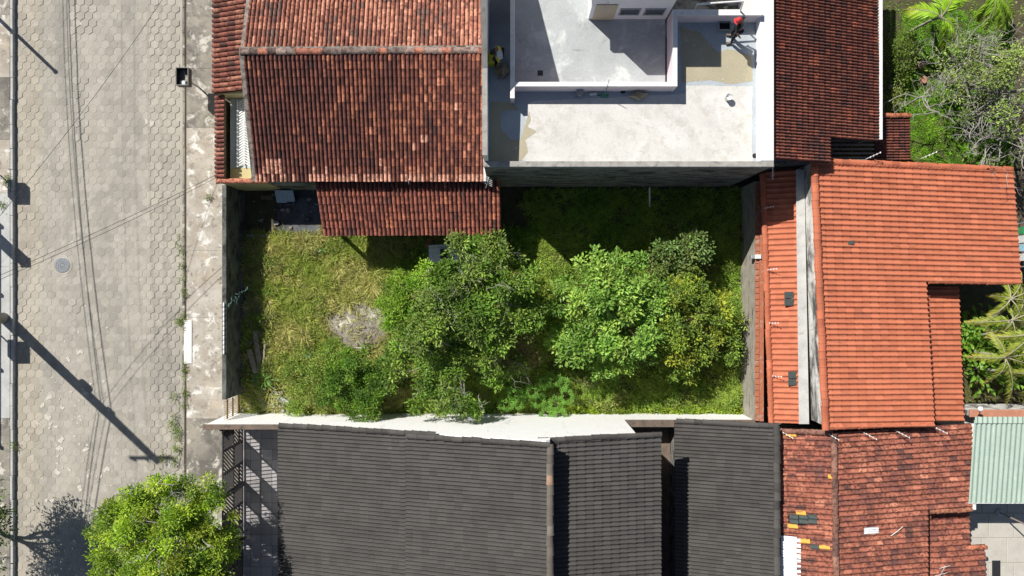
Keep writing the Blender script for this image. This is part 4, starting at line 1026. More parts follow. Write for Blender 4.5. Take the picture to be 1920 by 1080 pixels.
tree('bright_bush', 'bright green feathery bush at the left edge of the large tree', 'bush', (765,565), 0.4,
    [(765,560,1.7,45),(735,575,1.4,30),(790,530,1.7,36),(750,600,1.3,34),(800,575,1.9,34),(760,535,1.5,28)],
    520, 20, 0.10, 0.05, 0.07, [(0.24,0.42,0.04),(0.30,0.48,0.05),(0.18,0.34,0.04)], 22, trunk_r=0.06, sub=14)
G2 = [(0.24,0.42,0.075),(0.31,0.50,0.10),(0.19,0.35,0.06),(0.36,0.52,0.10)]
tree('broadleaf_tree', 'light green broad leaved tree right of the middle of the lot', 'tree', (1130,590), 1.1,
    [(1130,540,2.7,62),(1080,560,2.4,45),(1170,530,2.5,50),(1100,620,2.5,62),(1170,610,2.7,60),(1200,560,2.2,44),(1130,660,2.1,45),(1180,660,2.0,40),(1068,640,1.8,28),(1215,600,2.1,44),(1110,500,2.2,26),(1165,495,2.2,26)],
    700, 13, 0.19, 0.11, 0.09, G2, 23, mat=M['gloss_leaf'], up=1.0, trunk_r=0.10, gap=0.1, jit=0.14, spread=1.2, sub=18)
tree('yellow_green_tree', 'yellow green small leaved tree beside the east wall', 'tree', (1275,615), 0.9,
    [(1270,600,1.9,60),(1310,580,1.7,50),(1225,600,1.9,40),(1350,645,1.3,34),(1365,600,1.2,28),(1225,650,1.8,40),(1280,680,1.3,34),(1330,620,1.5,38),(1260,650,1.8,50),(1300,650,1.6,42),(1240,560,1.8,40),(1290,545,1.4,32),(1345,600,1.2,26)],
    800, 16, 0.135, 0.075, 0.085, [(0.22,0.33,0.045),(0.28,0.38,0.05),(0.14,0.23,0.04),(0.38,0.42,0.05)], 24, trunk_r=0.08, gap=0.1, sub=16)
tree('shade_tree', 'small dark leaved tree half in the shade by the terrace house', 'tree', (1268,465), 0.7,
    [(1265,468,1.6,32),(1295,460,1.7,30),(1310,475,1.5,22),(1245,490,1.3,22),(1285,490,1.4,28),(1240,470,1.3,18)],
    200, 13, 0.15, 0.085, 0.12, [(0.18,0.30,0.08),(0.22,0.34,0.10),(0.20,0.25,0.075)], 25, sub=11, mat=M['gloss_leaf'], up=0.9, trunk_r=0.05, gap=0.3)
tree('dense_bush', 'round leafy green bush leaning over the white gable wall', 'bush', (670,725), 0.4,
    [(665,720,1.6,48),(640,740,1.4,36),(700,735,1.5,42),(690,690,1.4,36),(650,690,1.3,32),(680,765,1.6,32),(720,700,1.2,26)],
    900, 18, 0.10, 0.055, 0.07, [(0.13,0.26,0.03),(0.18,0.33,0.04),(0.10,0.20,0.03),(0.21,0.33,0.045)], 26, trunk_r=0.06, sub=18)
tree('small_bush', 'low yellow green bush between ash heap and leafy bush', 'bush', (590,700), 0.2,
    [(600,690,0.7,34),(570,715,0.6,30),(630,668,0.7,30),(560,690,0.5,22),(600,735,0.7,30),(560,750,0.5,22),(625,705,0.9,30)],
    420, 18, 0.11, 0.04, 0.10, [(0.24,0.36,0.06),(0.19,0.30,0.045),(0.32,0.38,0.09)], 27, sub=9, trunk_r=0.03, nlimb=6)
tree('brown_bush', 'brownish sparse bush at the right side of the large tree', 'bush', (965,660), 0.5,
    [(965,650,1.9,38),(985,665,1.6,26),(950,680,1.6,26)], 130, 16, 0.09, 0.045, 0.12, [(0.17,0.14,0.06),(0.14,0.16,0.05),(0.2,0.15,0.07)], 28, trunk_r=0.04)
# palmate cassava-like plants
ORD = ['first','second','third','fourth','fifth','sixth','seventh','eighth','ninth','tenth','eleventh','twelfth','thirteenth']
pal = [(1018,710),(1008,746),(1038,752),(1058,736),(965,732),(972,746),(950,752),(1035,708),(995,728),(952,716),(1050,712),(1022,770),(1046,770)]
pal.sort()
for i, (px, py) in enumerate(pal):
    b = P(px,py,0); rng = random.Random(50+i); h = rng.uniform(0.9,1.3)
    t = empty('palmate_plant', b, ORD[i]+' star leaved green plant from the left by the white gable wall', 'plant', 'star leaved plants by the white gable wall')
    st = MB().tube([(b.x,b.y,-0.05),(b.x+rng.gauss(0,0.05),b.y+rng.gauss(0,0.05),h)], [0.02,0.012], 5).build('stem', M['bark'], t)
    pos = []; ax = []; nr = []; col = []; ln = []; wd = []
    for q in range(11):
        a = q*2.4+rng.random(); e = rng.uniform(0.12,0.30); c = Vector((b.x+e*math.cos(a), b.y+e*math.sin(a), h-0.05+0.12*(0.3-e)/0.3-rng.uniform(0,0.12)))
        f = rng.uniform(0.75,1.25)
        for s_ in range(7):
            a2 = a+(s_-3)*0.72; pos.append(c); ax.append((math.cos(a2), math.sin(a2), -0.15)); nr.append((rng.gauss(0,0.15),rng.gauss(0,0.15),1)); col.append((0.16*f,0.33*f,0.05*f)); ln.append(rng.uniform(0.15,0.21)); wd.append(0.05)
    V, F, T = leaves(np.array(pos), np.array(ax), np.array(nr), np.array(ln), np.array(wd), np.array(col))
    np_mesh('foliage', V, F, M['leaf'], t, T)
# creeper along the white wall foot
vin = empty('creeper', P(1250,770,0), 'yellow green creeper along the foot of the white wall', 'creeper')
lob = []
rng = random.Random(9)
for px in list(range(1035,1400,18)):
    q = P(px+rng.uniform(-6,6), 771+rng.uniform(-2,3), 0.15); lob.append((q.x,q.y,0.15,rng.uniform(0.10,0.24)*(1.6 if px > 1370 else 1)))
crown_mesh('foliage', lob, 210, 12, 0.11, 0.06, 0.07, [(0.27,0.36,0.03),(0.20,0.30,0.03)], vin, 61, gap=0.2)
# tall weeds in the corner by the picket gate
wd_ = empty('corner_weed', P(498,712,0), 'long bladed green weed near the picket gate', 'weed')
g_ = np.random.default_rng(3); b = P(497,712,0); pos = []; ax = []; ln = []
for k in range(26):
    a = g_.uniform(0,6.28); pos.append((b.x+g_.normal(0,0.06),b.y+g_.normal(0,0.06),0.1)); ax.append((math.cos(a),math.sin(a),g_.uniform(0.3,1.3))); ln.append(g_.uniform(0.4,0.85))
V, F, T = leaves(np.array(pos), np.array(ax), np.tile((0.3,0.2,1.0),(26,1)), np.array(ln), np.full(26,0.05), np.tile((0.14,0.30,0.08),(26,1)))
np_mesh('blades', V, F, M['grass'], wd_, T)
# street tree
st, lobs, _ = tree('street_tree', 'lime green round street tree with bare pale branches showing', 'tree', (345,965), 2.0,
    [(265,965,4.4,62),(345,945,4.6,66),(390,975,4.2,52),(230,1010,4.0,52),(300,1040,4.7,80),(380,1040,4.4,62),(250,1070,4.2,62),(330,1100,4.5,80),(300,925,3.9,34),(375,920,4.0,34),(410,1020,3.8,34),(215,970,3.6,30),(395,1090,4.0,50),(240,1130,4.0,60)],
    3300, 18, 0.14, 0.045, 0.075, [(0.31,0.47,0.04),(0.38,0.53,0.045),(0.22,0.36,0.035),(0.43,0.52,0.07),(0.16,0.28,0.035)], 31, bark='grey_bark', trunk_r=0.15, gap=0.05, up=0.7, sub=24, nlimb=10)
tw = MB(); rg = random.Random(14)
for (px,py,dx,dy) in ((305,985,-0.6,0.8),(300,1000,0.2,0.9),(280,1010,-0.9,0.1),(290,1030,-0.5,-0.6),(325,960,0.5,0.5),(335,950,-0.2,0.9),(270,1060,-0.5,-0.9),(285,920,0.6,0.8),(262,955,-0.4,0.9),(380,1010,0.5,-0.2),(310,1005,-0.8,-0.2),(300,990,0.6,0.6)):
    q = P(px,py,5.15); twigs(tw, q, (dx,dy,0.10), rg.uniform(0.5,0.8), 0.024, 2, rg, 0.2)
o = tw.build('bare_twigs', M['grey_bark'], st); o['kind'] = 'stuff'
tree('corner_tree', 'dark street tree at the bottom left corner beside the road', 'tree', (-28,962), 1.6,
    [(-60,965,2.8,55),(-30,990,3.1,44),(-90,1000,3.2,60),(-40,930,2.9,40),(-70,1050,3.0,60)], 800, 20, 0.13, 0.06, 0.14, [(0.09,0.16,0.03),(0.12,0.2,0.03)], 33, trunk_r=0.12, gap=0.4)
# grey twiggy tree in the north east garden
gt_, lobs, _ = tree('twiggy_tree', 'tangled pale grey tree with sparse leaves in the north east garden', 'tree', (1850,190), 1.2,
    [(1805,120,2.2,42),(1865,180,2.8,75),(1900,100,3.0,85),(1795,165,1.8,28),(1865,265,2.2,52),(1900,290,2.4,58),(1765,120,1.6,22),(1960,200,3.0,90),(1825,85,2.0,34),(1835,215,2.2,34)],
    440, 13, 0.13, 0.075, 0.14, [(0.26,0.36,0.09),(0.32,0.40,0.11),(0.19,0.28,0.07)], 35, sub=10, bark='grey_bark', trunk_r=0.13, gap=0.35, up=0.9)
tw = MB(); rg = random.Random(24)
for _ in range(150):
    q = lobs[rg.randrange(len(lobs))]; a = rg.uniform(0,6.28); rr = q[3]*rg.uniform(0,0.95)
    twigs(tw, (q[0]+rr*math.cos(a), q[1]+rr*math.sin(a), q[2]+q[3]*rg.uniform(0,0.6)), (math.cos(a)+rg.gauss(0,0.6), math.sin(a)+rg.gauss(0,0.6), rg.gauss(0.1,0.25)), rg.uniform(0.5,1.0), 0.014, 2, rg)
for (px,py,dx,dy) in ((1880,245,-0.7,-0.5),(1830,290,-0.8,0.1),(1850,270,-0.5,-0.8),(1760,210,-0.9,0.2),(1745,180,-0.9,0.0),(1870,260,-0.9,0.3),(1840,300,-0.2,-0.9),(1790,230,-0.9,0.3)):
    q = P(px,py,2.2); twigs(tw, q, (dx,dy,0.05), rg.uniform(0.9,1.3), 0.035, 3, rg, 0.15)
o = tw.build('bare_twigs', M['grey_bark'], gt_); o['kind'] = 'stuff'
tree('garden_shrub', 'leafy shrub in the shadow edge of the weathered house', 'shrub', (1690,110), 0.3,
    [(1690,105,0.8,26),(1700,80,0.7,20),(1685,135,0.6,18)], 90, 14, 0.13, 0.07, 0.12, [(0.20,0.26,0.05),(0.14,0.2,0.04)], 36, trunk_r=0.03, nlimb=8)
tree('garden_shrub', 'small leafy shrub above the little tiled annex roof', 'shrub', (1672,190), 0.3,
    [(1672,195,0.9,14),(1680,180,0.8,10)], 30, 12, 0.13, 0.07, 0.1, [(0.22,0.28,0.06)], 37, trunk_r=0.02, nlimb=6)
# palms
def frond(parent, pts, wid, col, tipcol, seed, n=44, thin=0.034, droop=0.45, wild=1.0):
    """one feather frond: rachis tube and leaflets"""
    g = np.random.default_rng(seed); pts = [Vector(p) for p in pts]
    def at(t):
        a, b, c = pts; return a*(1-t)**2+b*2*t*(1-t)+c*t*t
    pos = []; ax = []; nr = []; ln = []; col_ = []
    for k in range(n):
        t = 0.12+0.88*k/(n-1); p = at(t); d = (at(min(t+0.02,1.0))-at(max(t-0.02,0))).normalized(); s = d.cross(Vector((0,0,1))).normalized()
        for sg in (-1,1):
            L = wid*math.sin(math.pi*min(1,0.12+0.86*t))**0.7*g.uniform(0.6,1.15); q = d*(0.75+wild*g.uniform(-0.2,0.25))+s*sg*(0.8+wild*g.uniform(-0.3,0.15))+Vector((0,0,-droop+g.normal(0,0.05+0.17*wild)))
            pos.append(p); ax.append(q); nr.append((g.normal(0,0.1),g.normal(0,0.1),1)); ln.append(L); f = g.uniform(0.8,1.2); w = t**3
            col_.append([(col[i]*(1-w)+tipcol[i]*w)*f for i in range(3)])
    V, F, T = leaves(np.array([tuple(p) for p in pos]), np.array([tuple(a) for a in ax]), np.array(nr), np.array(ln), np.full(len(ln),thin), np.array(col_))
    o = np_mesh('frond', V, F, M['leaf'], parent, T)
    MB().tube([at(t/6) for t in range(7)], [0.025*(1-t/8) for t in range(7)], 5).build('midrib', M['palm_rib'], o)
M['palm_rib'] = plain('pale palm rib', (0.36,0.34,0.22), 0.6)
M['palm_stem'] = surf('ringed grey palm stem', (0.42,0.40,0.35), (0.27,0.25,0.22), 9, [((0.1,0.09,0.08), 12, 0.58, 0.7, 0.6)], 0.9)
def palm(base, crown, label, fr, seed, wid=0.55, lean=0.0, stem_r=0.05, cat='palm tree', cols=((0.24,0.42,0.03),(0.40,0.40,0.06)), **kw):
    b = P(*base, 0); c = P(*crown); t = empty('palm_tree', b, label, cat)
    m_ = b.lerp(c,0.5)+Vector((0,0,0.55)); MB().tube([b-Vector((0,0,0.1)), b.lerp(m_,0.6), m_, c], [stem_r*1.25,stem_r*1.1,stem_r,stem_r*0.9], 8).build('stem', M['palm_stem'], t, True)
    for k, (px,py,z,hz) in enumerate(fr):
        e = P(px,py,z); m2 = (c+e)*0.5+Vector((0,0,hz)); frond(t, (c,m2,e), wid, cols[0], cols[1], seed+k, **kw)
    return t
palm((1700,62), (1765,32,2.6), 'bright green feather palm at the top of the north east garden', [(1700,18,2.0,0.5),(1795,75,1.9,0.5),(1830,-40,2.2,0.6),(1770,85,1.5,0.5),(1740,-60,2.2,0.6),(1785,-20,2.6,0.6)], 70, 0.62, cols=((0.30,0.52,0.03),(0.42,0.42,0.06)), thin=0.06, droop=0.25, wild=0.25)
palm((1880,-20), (1865,-15,2.5), 'second feather palm cut by the top edge near the grey tree', [(1850,55,1.7,0.5),(1835,40,1.6,0.4),(1900,40,1.8,0.5),(1905,-60,2.2,0.5),(1880,60,1.6,0.5)], 80, 0.55, thin=0.06, droop=0.25, wild=0.25)
k = 0
PB = [((1812,618),(1895,560,2.9)),((1812,636),(1898,600,2.8)),((1808,656),(1885,670,2.6)),((1820,690),(1935,700,3.0)),((1850,632),(1935,625,3.0))]
PL = ['topmost stem of the leaning palm clump by the orange house','second stem from the top of the leaning palm clump','middle low palm stem in the clump with golden fronds','lowest long slanting palm stem beside the tiled strip','rightmost horizontal palm stem cut by the right edge']
for (b0, c0), lb in zip(PB, PL):
    rng = random.Random(90+k)
    fr = []
    for q in range(7):
        a = q*0.9+rng.random()*0.8; rr = rng.uniform(45,90); fr.append((c0[0]+rr*math.cos(a), c0[1]+rr*math.sin(a), c0[2]-rng.uniform(0.5,1.3), rng.uniform(0.4,0.8)))
    palm(b0, c0, lb, fr, 200+10*k, 0.42, stem_r=0.05, cols=((0.27,0.34,0.04),(0.50,0.40,0.10))); k += 1
tree('broad_plant', 'clump of big glossy leaves under the leaning palms', 'plant', (1835,640), 0.3,
    [(1825,650,0.5,28),(1850,620,0.5,30),(1835,690,0.5,30),(1880,640,0.5,34),(1815,625,0.6,20),(1900,690,0.5,30)], 90, 8, 0.34, 0.20, 0.2, [(0.14,0.28,0.03),(0.19,0.33,0.04)], 39, mat=M['gloss_leaf'], up=1.2, trunk_r=0.03, nlimb=5)

# ------------------------------------------------------------------ grass
def grass(name, label, cat, n, region, keep, ln, cols, seed, zf, width=0.016, parent=None, lie=0.7):
    g = np.random.default_rng(seed); x0, x1, y0, y1 = region
    x = g.uniform(x0,x1,n); y = g.uniform(y0,y1,n)
    m = keep(x, y, g); x, y = x[m], y[m]; n = len(x)
    z = zf(x, y)
    nz = 0.5+0.5*np.sin(x*1.7+1.3*np.sin(y*1.1))*np.sin(y*1.9+0.8*np.sin(x*0.7))
    nz2 = 0.5+0.5*np.sin(x*5.3+2*np.sin(y*3.1))*np.sin(y*4.7+1.7*np.sin(x*2.3))
    h = ln*(0.45+0.75*nz2)*g.uniform(0.6,1.3,n)
    cell = np.floor(x*4.0)*12.9898+np.floor(y*4.0)*78.233
    ang = (np.sin(cell)*43758.5453 % 1.0)*6.28+g.normal(0,1.3,n)
    ax = np.stack([np.cos(ang)*lie, np.sin(ang)*lie, g.uniform(0.35,1.1,n)],1)
    cols = np.array(cols, float); w = np.clip(nz*0.75+0.25*g.random(n)+g.normal(0,0.12,n),0,0.999)*(len(cols)-1)
    i = w.astype(int); f = (w-i)[:,None]; col = (cols[i]*(1-f)+cols[np.minimum(i+1,len(cols)-1)]*f)*g.uniform(0.7,1.25,(n,1))
    cb = 0.72+0.56*((np.sin(np.floor(x*6.5)*37.7+np.floor(y*6.5)*91.3)*43758.5) % 1.0); col *= cb[:,None]; h *= 0.7+0.5*cb
    pos = np.stack([x,y,z-0.02],1); nr = np.stack([g.normal(0,0.5,n),g.normal(0,0.5,n),np.ones(n)],1)
    V, F, T = leaves(pos, ax, nr, h, np.full(n,width)*g.uniform(0.7,1.4,n), col, 0.1)
    o = np_mesh(name, V, F, M['grass'], parent, T)
    return tag(o, label, cat, kind='stuff')
def inpx(x, y): return 960+x*FPX/CAM_H, 540-y*FPX/CAM_H
def lot_keep(x, y, g):
    px, py = inpx(x, y)
    k = ~((px < 604) & (py < 440)) & ~((px > 600) & (px < 985) & (py < 425))
    d = ((px-678)/60)**2+((py-612)/48)**2+0.28*np.sin(px*0.15)*np.sin(py*0.13); k &= (d > 1) | (g.random(len(x)) < 0.07)
    d2 = (((px-525)/45)**2+((py-752)/34)**2); k &= (d2 > 1) | (g.random(len(x)) < 0.25)
    bare = np.sin(x*2.3+0.7*np.sin(y*2.9))*np.sin(y*2.6+x*0.6); k &= (bare < 0.55) | (g.random(len(x)) < 0.35)
    return k
def left_half(x, y, g): return lot_keep(x, y, g) & (x+0.5*np.sin(y*2) < -4.5)
def right_half(x, y, g): return lot_keep(x, y, g) & (x+0.5*np.sin(y*2) >= -4.5)
grass('dry_grass', 'tall yellowish dry grass on the street side of the lot', 'grass', 150000, (LX0,-3.9,LY0,LY1), left_half, 0.38,
      [(0.20,0.30,0.045),(0.32,0.40,0.065),(0.42,0.44,0.11),(0.56,0.50,0.22),(0.36,0.43,0.08)], 41, lambda x,y: lot_z(x,y)+0.17*np.clip(1-np.hypot((x-pc.x)/1.5,(y-pc.y)/1.25),0,1), 0.02)
grass('green_grass', 'green grass under the trees at the back of the lot', 'grass', 170000, (-5.0,LX1,LY0,LY1), right_half, 0.27,
      [(0.16,0.29,0.03),(0.26,0.40,0.05),(0.35,0.45,0.075),(0.23,0.35,0.045)], 42, lot_z, 0.02)
# mixed low weeds all over the lot
g_ = np.random.default_rng(17); lob = []
for _ in range(900):
    x, y = g_.uniform(LX0+0.2,LX1-0.2), g_.uniform(LY0+0.1,LY1-0.5)
    px, py = inpx(np.array([x]), np.array([y])); px, py = px[0], py[0]
    if 985 < px < 1045 and 470 < py < 700: continue
    if (px < 610 and py < 445) or (px < 985 and py < 430) or ((px-678)/62)**2+((py-612)/50)**2 < 1: continue
    den = 0.25+0.9*(py > 640)*(px < 760)+0.6*(px < 520)*(py > 480)+0.5*(px > 1030)*(py > 480)+0.35*math.sin(x*1.3)*math.sin(y*1.7+x)
    if g_.random() > den: continue
    lob.append((x, y, lot_z(x,y)+g_.uniform(0.1,0.28), g_.uniform(0.10,0.26)))
wm, _ = crown_mesh('lot_weeds', lob, len(lob)*6, 11, 0.11, 0.045, 0.07, [(0.20,0.32,0.05),(0.26,0.36,0.06),(0.15,0.27,0.04),(0.36,0.38,0.11),(0.22,0.25,0.09)], None, 18, squash=0.7)
tag(wm, 'mixed low leafy weeds scattered through the grass of the lot', 'weeds', kind='stuff')
# north east garden lawn and the palm bed
lw_ = MB().box(14.0, 24, P(0,316,0).y, 15, -0.1, 0.0).build('garden_ground', M['dry_soil']); tag(lw_, kind='structure')
def lawn_keep(x, y, g):
    px, py = inpx(x, y); return ((px > 1680+12*np.sin(py*0.05)) & (py > 20)) | (g.random(len(x)) < 0.12)
grass('lawn', 'short bright green lawn in the north east garden', 'lawn', 120000, (14.2,22,4.9,12.6), lawn_keep, 0.10,
      [(0.16,0.36,0.025),(0.21,0.43,0.03),(0.26,0.45,0.04)], 43, lambda x,y: x*0, 0.022)
pb = MB().box(17.3, 24, -5.0, 0.6, -0.1, 0.0).build('palm_bed', M['dry_soil']); tag(pb, kind='structure')
grass('bed_grass', 'thin grass on the ground under the palms', 'grass', 14000, (18.2,23,-5.0,-2.5), lambda x,y,g: g.random(len(x)) < 0.6, 0.14, [(0.12,0.15,0.04),(0.2,0.2,0.06)], 44, lambda x,y: x*0, 0.02)
# weeds along the kerb
KW = [(340,455,0.10),(342,475,0.08),(343,500,0.08),(344,525,0.08),(346,548,0.10),(345,590,0.12),(342,602,0.15),(338,608,0.10),(348,690,0.10),(350,735,0.16),(328,745,0.09),(347,762,0.08),(330,800,0.20),(336,815,0.16),(325,790,0.10),(334,835,0.12),(328,866,0.12),(310,858,0.12),(350,700,0.08),(395,372,0.07),(18,345,0.14),(12,385,0.12),(20,330,0.09),(28,832,0.10),(335,845,0.14)]
ORD = ['first','second','third','fourth','fifth','sixth','seventh','eighth','ninth','tenth','eleventh','twelfth','thirteenth','fourteenth','fifteenth','sixteenth','seventeenth','eighteenth','nineteenth','twentieth','twenty-first','twenty-second','twenty-third','twenty-fourth']
for i, (px,py,r_) in enumerate(KW):
    q = P(px,py,0.0); z = 0.16 if px < 24 else 0.10 if px > 346 else 0.0
    side_ = 'left' if px < 100 else 'right'; same = sorted(w[1] for w in KW if (w[0] < 100) == (px < 100)); no = same.index(py)
    t = empty('kerb_weed', (q.x,q.y,z), ORD[no]+' weed tuft from the top along the '+side_+' kerb', 'weed', 'weeds growing along the kerbs')
    rq = random.Random(i); lb = [(q.x+rq.gauss(0,r_*0.5),q.y+rq.gauss(0,r_*1.3),z+0.02,r_*rq.uniform(0.3,0.6)) for _ in range(6)]
    crown_mesh('leaves', lb, int(6+r_*110), 7, 0.085, 0.022, 0.05, [(0.20,0.30,0.055),(0.15,0.24,0.05),(0.26,0.30,0.09)], t, 300+i, squash=0.4)

# twigs and dead stalks on the ash heap
g_ = np.random.default_rng(8); n = 420; a = g_.uniform(0,6.28,n); r_ = np.sqrt(g_.random(n))
x = pc.x+1.45*r_*np.cos(a); y = pc.y+1.2*r_*np.sin(a); an = g_.uniform(0,6.28,n)
V, F, T = leaves(np.stack([x,y,lot_z(x,y)+0.05+0.17*(1-r_)],1), np.stack([np.cos(an),np.sin(an),g_.uniform(-0.1,0.5,n)],1), np.tile((0.1,0.1,1.0),(n,1)), g_.uniform(0.08,0.4,n), g_.uniform(0.012,0.035,n), np.array([(0.42,0.38,0.31),(0.2,0.16,0.12),(0.07,0.06,0.05),(0.3,0.27,0.13)])[g_.integers(0,4,n)])
o = np_mesh('dead_stalks', V, F, M['grass'], None, T); tag(o, 'dead stalks strewn over the ash heap', 'stalks', kind='stuff')
# ------------------------------------------------------------------ street furniture, cables
def basket(base, label, h=1.12, paper=False, seed=0):
    b = P(*base, 0.0); z0 = 0.09 if base[0] > 300 else 0.16
    t = empty('litter_basket', (b.x,b.y,z0), label, 'litter basket', 'raised litter baskets')
    MB().tube([(b.x+0.12,b.y-0.1,z0-0.05),(b.x+0.12,b.y-0.1,h)], 0.035, 8).build('post', M['grey_metal'], t)
    w, d = 0.26, 0.37; bk = MB(); zt = h+0.30
    bk.box(b.x-w,b.x+w,b.y-d,b.y+d,h,h+0.02,1)
    for (x0,x1,y0,y1) in ((b.x-w,b.x-w+0.015,b.y-d,b.y+d),(b.x+w-0.015,b.x+w,b.y-d,b.y+d),(b.x-w+0.016,b.x+w-0.016,b.y-d,b.y-d+0.015),(b.x-w+0.016,b.x+w-0.016,b.y+d-0.015,b.y+d)):
        bk.box(x0,x1,y0,y1,h+0.021,zt)
    bk.build('basket', [M['dark_metal'],M['pavement']], t)
    for (x0,x1,y0,y1) in ((b.x-w-0.01,b.x-w+0.025,b.y-d-0.01,b.y+d+0.01),(b.x+w-0.025,b.x+w+0.01,b.y-d-0.01,b.y+d+0.01),(b.x-w+0.026,b.x+w-0.026,b.y-d-0.01,b.y-d+0.025),(b.x-w+0.026,b.x+w-0.026,b.y+d-0.025,b.y+d+0.01)):
        MB().box(x0,x1,y0,y1,zt+0.001,zt+0.03).build('rim_bar', M['dark_metal'], t)
    if paper:
        o = MB().bevbox(b.x-0.2,b.x+0.06,b.y-0.33,b.y-0.12,h+0.024,h+0.14,0.03).build('litter', M['white_cloth']); tag(o, 'white paper packet lying in the litter basket', 'litter')
basket((371,162), 'dark open litter basket on a post at the right kerb', paper=True)
basket((1,326), 'litter basket beside the upper left kerb casting a square shadow')
basket((1,624), 'litter basket beside the middle left kerb near the electricity pole')
pl = P(9,596,0.1); t = empty('electricity_pole', (pl.x,pl.y,0.1), 'concrete electricity pole at the left kerb with crossarm', 'pole')
MB().tube([(pl.x,pl.y,0.0),(pl.x,pl.y,9.3)], [0.24,0.15], 10).build('shaft', M['concrete'], t, True)
MB().beam((pl.x-0.95,pl.y-0.1,8.95),(pl.x+0.95,pl.y-0.1,8.95),0.10,0.12).build('crossarm', M['grey_wood'], t)
for dx in (-0.85,-0.3,0.3,0.85): MB().lathe((pl.x+dx,pl.y-0.1,9.02), [(0.03,0),(0.06,0.04),(0.035,0.09),(0.055,0.13),(0.03,0.2)], 8).build('insulator', M['white_metal'], t)
MB().lathe((pl.x+0.05,pl.y+0.24,4.55), [(0.16,0),(0.18,0.05),(0.18,0.45),(0.14,0.5)], 10).build('cable_box', M['grey_metal'], t)
MB().lathe((pl.x+0.22,pl.y-0.05,5.9), [(0.14,0),(0.16,0.05),(0.16,0.3),(0.1,0.35)], 10).build('cable_box', M['grey_metal'], t)
def cable(a, b, sag, r, name, label, cat='cable', group=None, n=24):
    a = Vector(a); b = Vector(b); pts = [a.lerp(b,k/n)-Vector((0,0,sag*4*(k/n)*(1-k/n))) for k in range(n+1)]
    o = MB().tube(pts, r, 5).build(name, M['cable'], None, True); return tag(o, label, cat, group)
CL = ['lowest','second lowest','third','topmost','top']
for i, (z, dx, r) in enumerate(((5.5,0.22,0.018),(5.85,-0.2,0.012),(6.15,0.24,0.022),(6.4,-0.2,0.012))):
    for sg in (1,-1):
        cable((pl.x+dx,pl.y,z), (pl.x+dx-0.6,pl.y+sg*32,z-0.3), 1.35+0.15*i, r, 'overhead_cable', CL[i]+' overhead cable along the left side of the street, '+('upper' if sg > 0 else 'lower')+' span', 'cable', 'cables along the street')
for dx in (-0.85,-0.3,0.3,0.85):
    for sg in (1,-1): cable((pl.x+dx,pl.y-0.1,9.23), (pl.x+dx,pl.y+sg*34,9.2), 0.9, 0.006, 'overhead_cable', {-0.85:'outermost',-0.3:'second outermost',0.3:'second nearest',0.85:'nearest'}[dx]+' high power wire along the street, '+('upper' if sg > 0 else 'lower')+' span', 'cable', 'power wires along the street')
cable((pl.x+0.1,pl.y,6.0), P(407,327,2.6), 0.35, 0.009, 'service_wire', 'thin wire crossing the street to the corner of the tiled house')
cable((pl.x+0.1,pl.y,5.7), P(409,331,2.5), 0.55, 0.009, 'service_wire', 'second thin wire crossing the street just below the first')
cable(P(-30,440,5.6), P(330,-40,3.4), 0.3, 0.008, 'service_wire', 'thin wire crossing the upper part of the street')
lp_ = P(-22,16,0.1); t = empty('service_post', (lp_.x,lp_.y,0.1), 'slim concrete service post on the upper left pavement', 'post')
MB().tube([(lp_.x,lp_.y,0.0),(lp_.x,lp_.y,4.0)], [0.09,0.075], 8).build('shaft', M['concrete'], t, True)
MB().lathe((lp_.x,lp_.y,4.003), [(0.10,0),(0.10,0.06),(0.05,0.10)], 8).build('cap', M['grey_metal'], t)
# slatted fence left of the street (its shadow falls on the pavement)
lf = empty('street_fence', (-23.6,0,0.1), 'white slanted slat fence along the left pavement', 'fence')
fy0, fy1 = P(0,784,0).y, P(0,372,0).y; XL = -23.65
for y in (fy0, P(0,640,0).y, P(0,500,0).y, fy1): MB().box(XL-0.06,XL+0.06,y-0.06,y+0.06,0.1,2.1).build('post', M['white_metal'], lf)
for z in (0.25,1.95): MB().box(XL-0.02,XL+0.02,fy0+0.061,fy1-0.061,z-0.04,z+0.04).build('rail', M['white_metal'], lf)
y = fy0
while y < fy1-0.95:
    MB().beam((XL,y,0.29),(XL,y+0.9,1.91),0.025,0.07,(1,0,0)).build('slat', M['white_metal'], lf); y += 0.17
pp = P(-31,420,0.1); t = empty('gate_pillar', (pp.x,pp.y,0.1), 'square rendered gate pillar on the left pavement', 'pillar')
MB().box(pp.x-0.17,pp.x+0.17,pp.y-0.17,pp.y+0.17,0.1,2.45).build('shaft', M['white_wall'], t); MB().bevbox(pp.x-0.2,pp.x+0.2,pp.y-0.2,pp.y+0.2,2.453,2.55,0.02).build('cap', M['white_cap'], t)
# bottles along the coping of the front wall, plastic net, wire
for k in range(11):
    y = P(0,572,1.8).y-k*0.195; x = -11.905
    t = empty('bottle', (x,y,1.765), ORD[k]+' pale plastic bottle from the top in the row on the front wall', 'bottle', 'bottles in a row on the front wall')
    MB().tube([(x,y+0.09,1.80),(x,y+0.06,1.80),(x,y-0.06,1.80),(x,y-0.085,1.80)], [0.018,0.036,0.036,0.028], 8).build('body', M['white_sheet'], t, True)
    MB().tube([(x,y+0.118,1.80),(x,y+0.091,1.80)], [0.016,0.016], 6).build('cap', M['white_metal'], t)
nt = MB(); rg = random.Random(2); p0 = P(424,575,1.85); p1 = P(462,540,1.0)
for k in range(12):
    a = p0.lerp(p1,k/11); nt.tube([a+Vector((rg.gauss(0,0.05),rg.gauss(0,0.05),rg.gauss(0,0.04))), a+Vector((rg.gauss(0.08,0.08),rg.gauss(0.06,0.08),rg.gauss(0,0.05))), p0.lerp(p1,min(1,(k+1.5)/11))+Vector((0,0,rg.gauss(0,0.05)))], [0.018,0.025,0.010], 5)
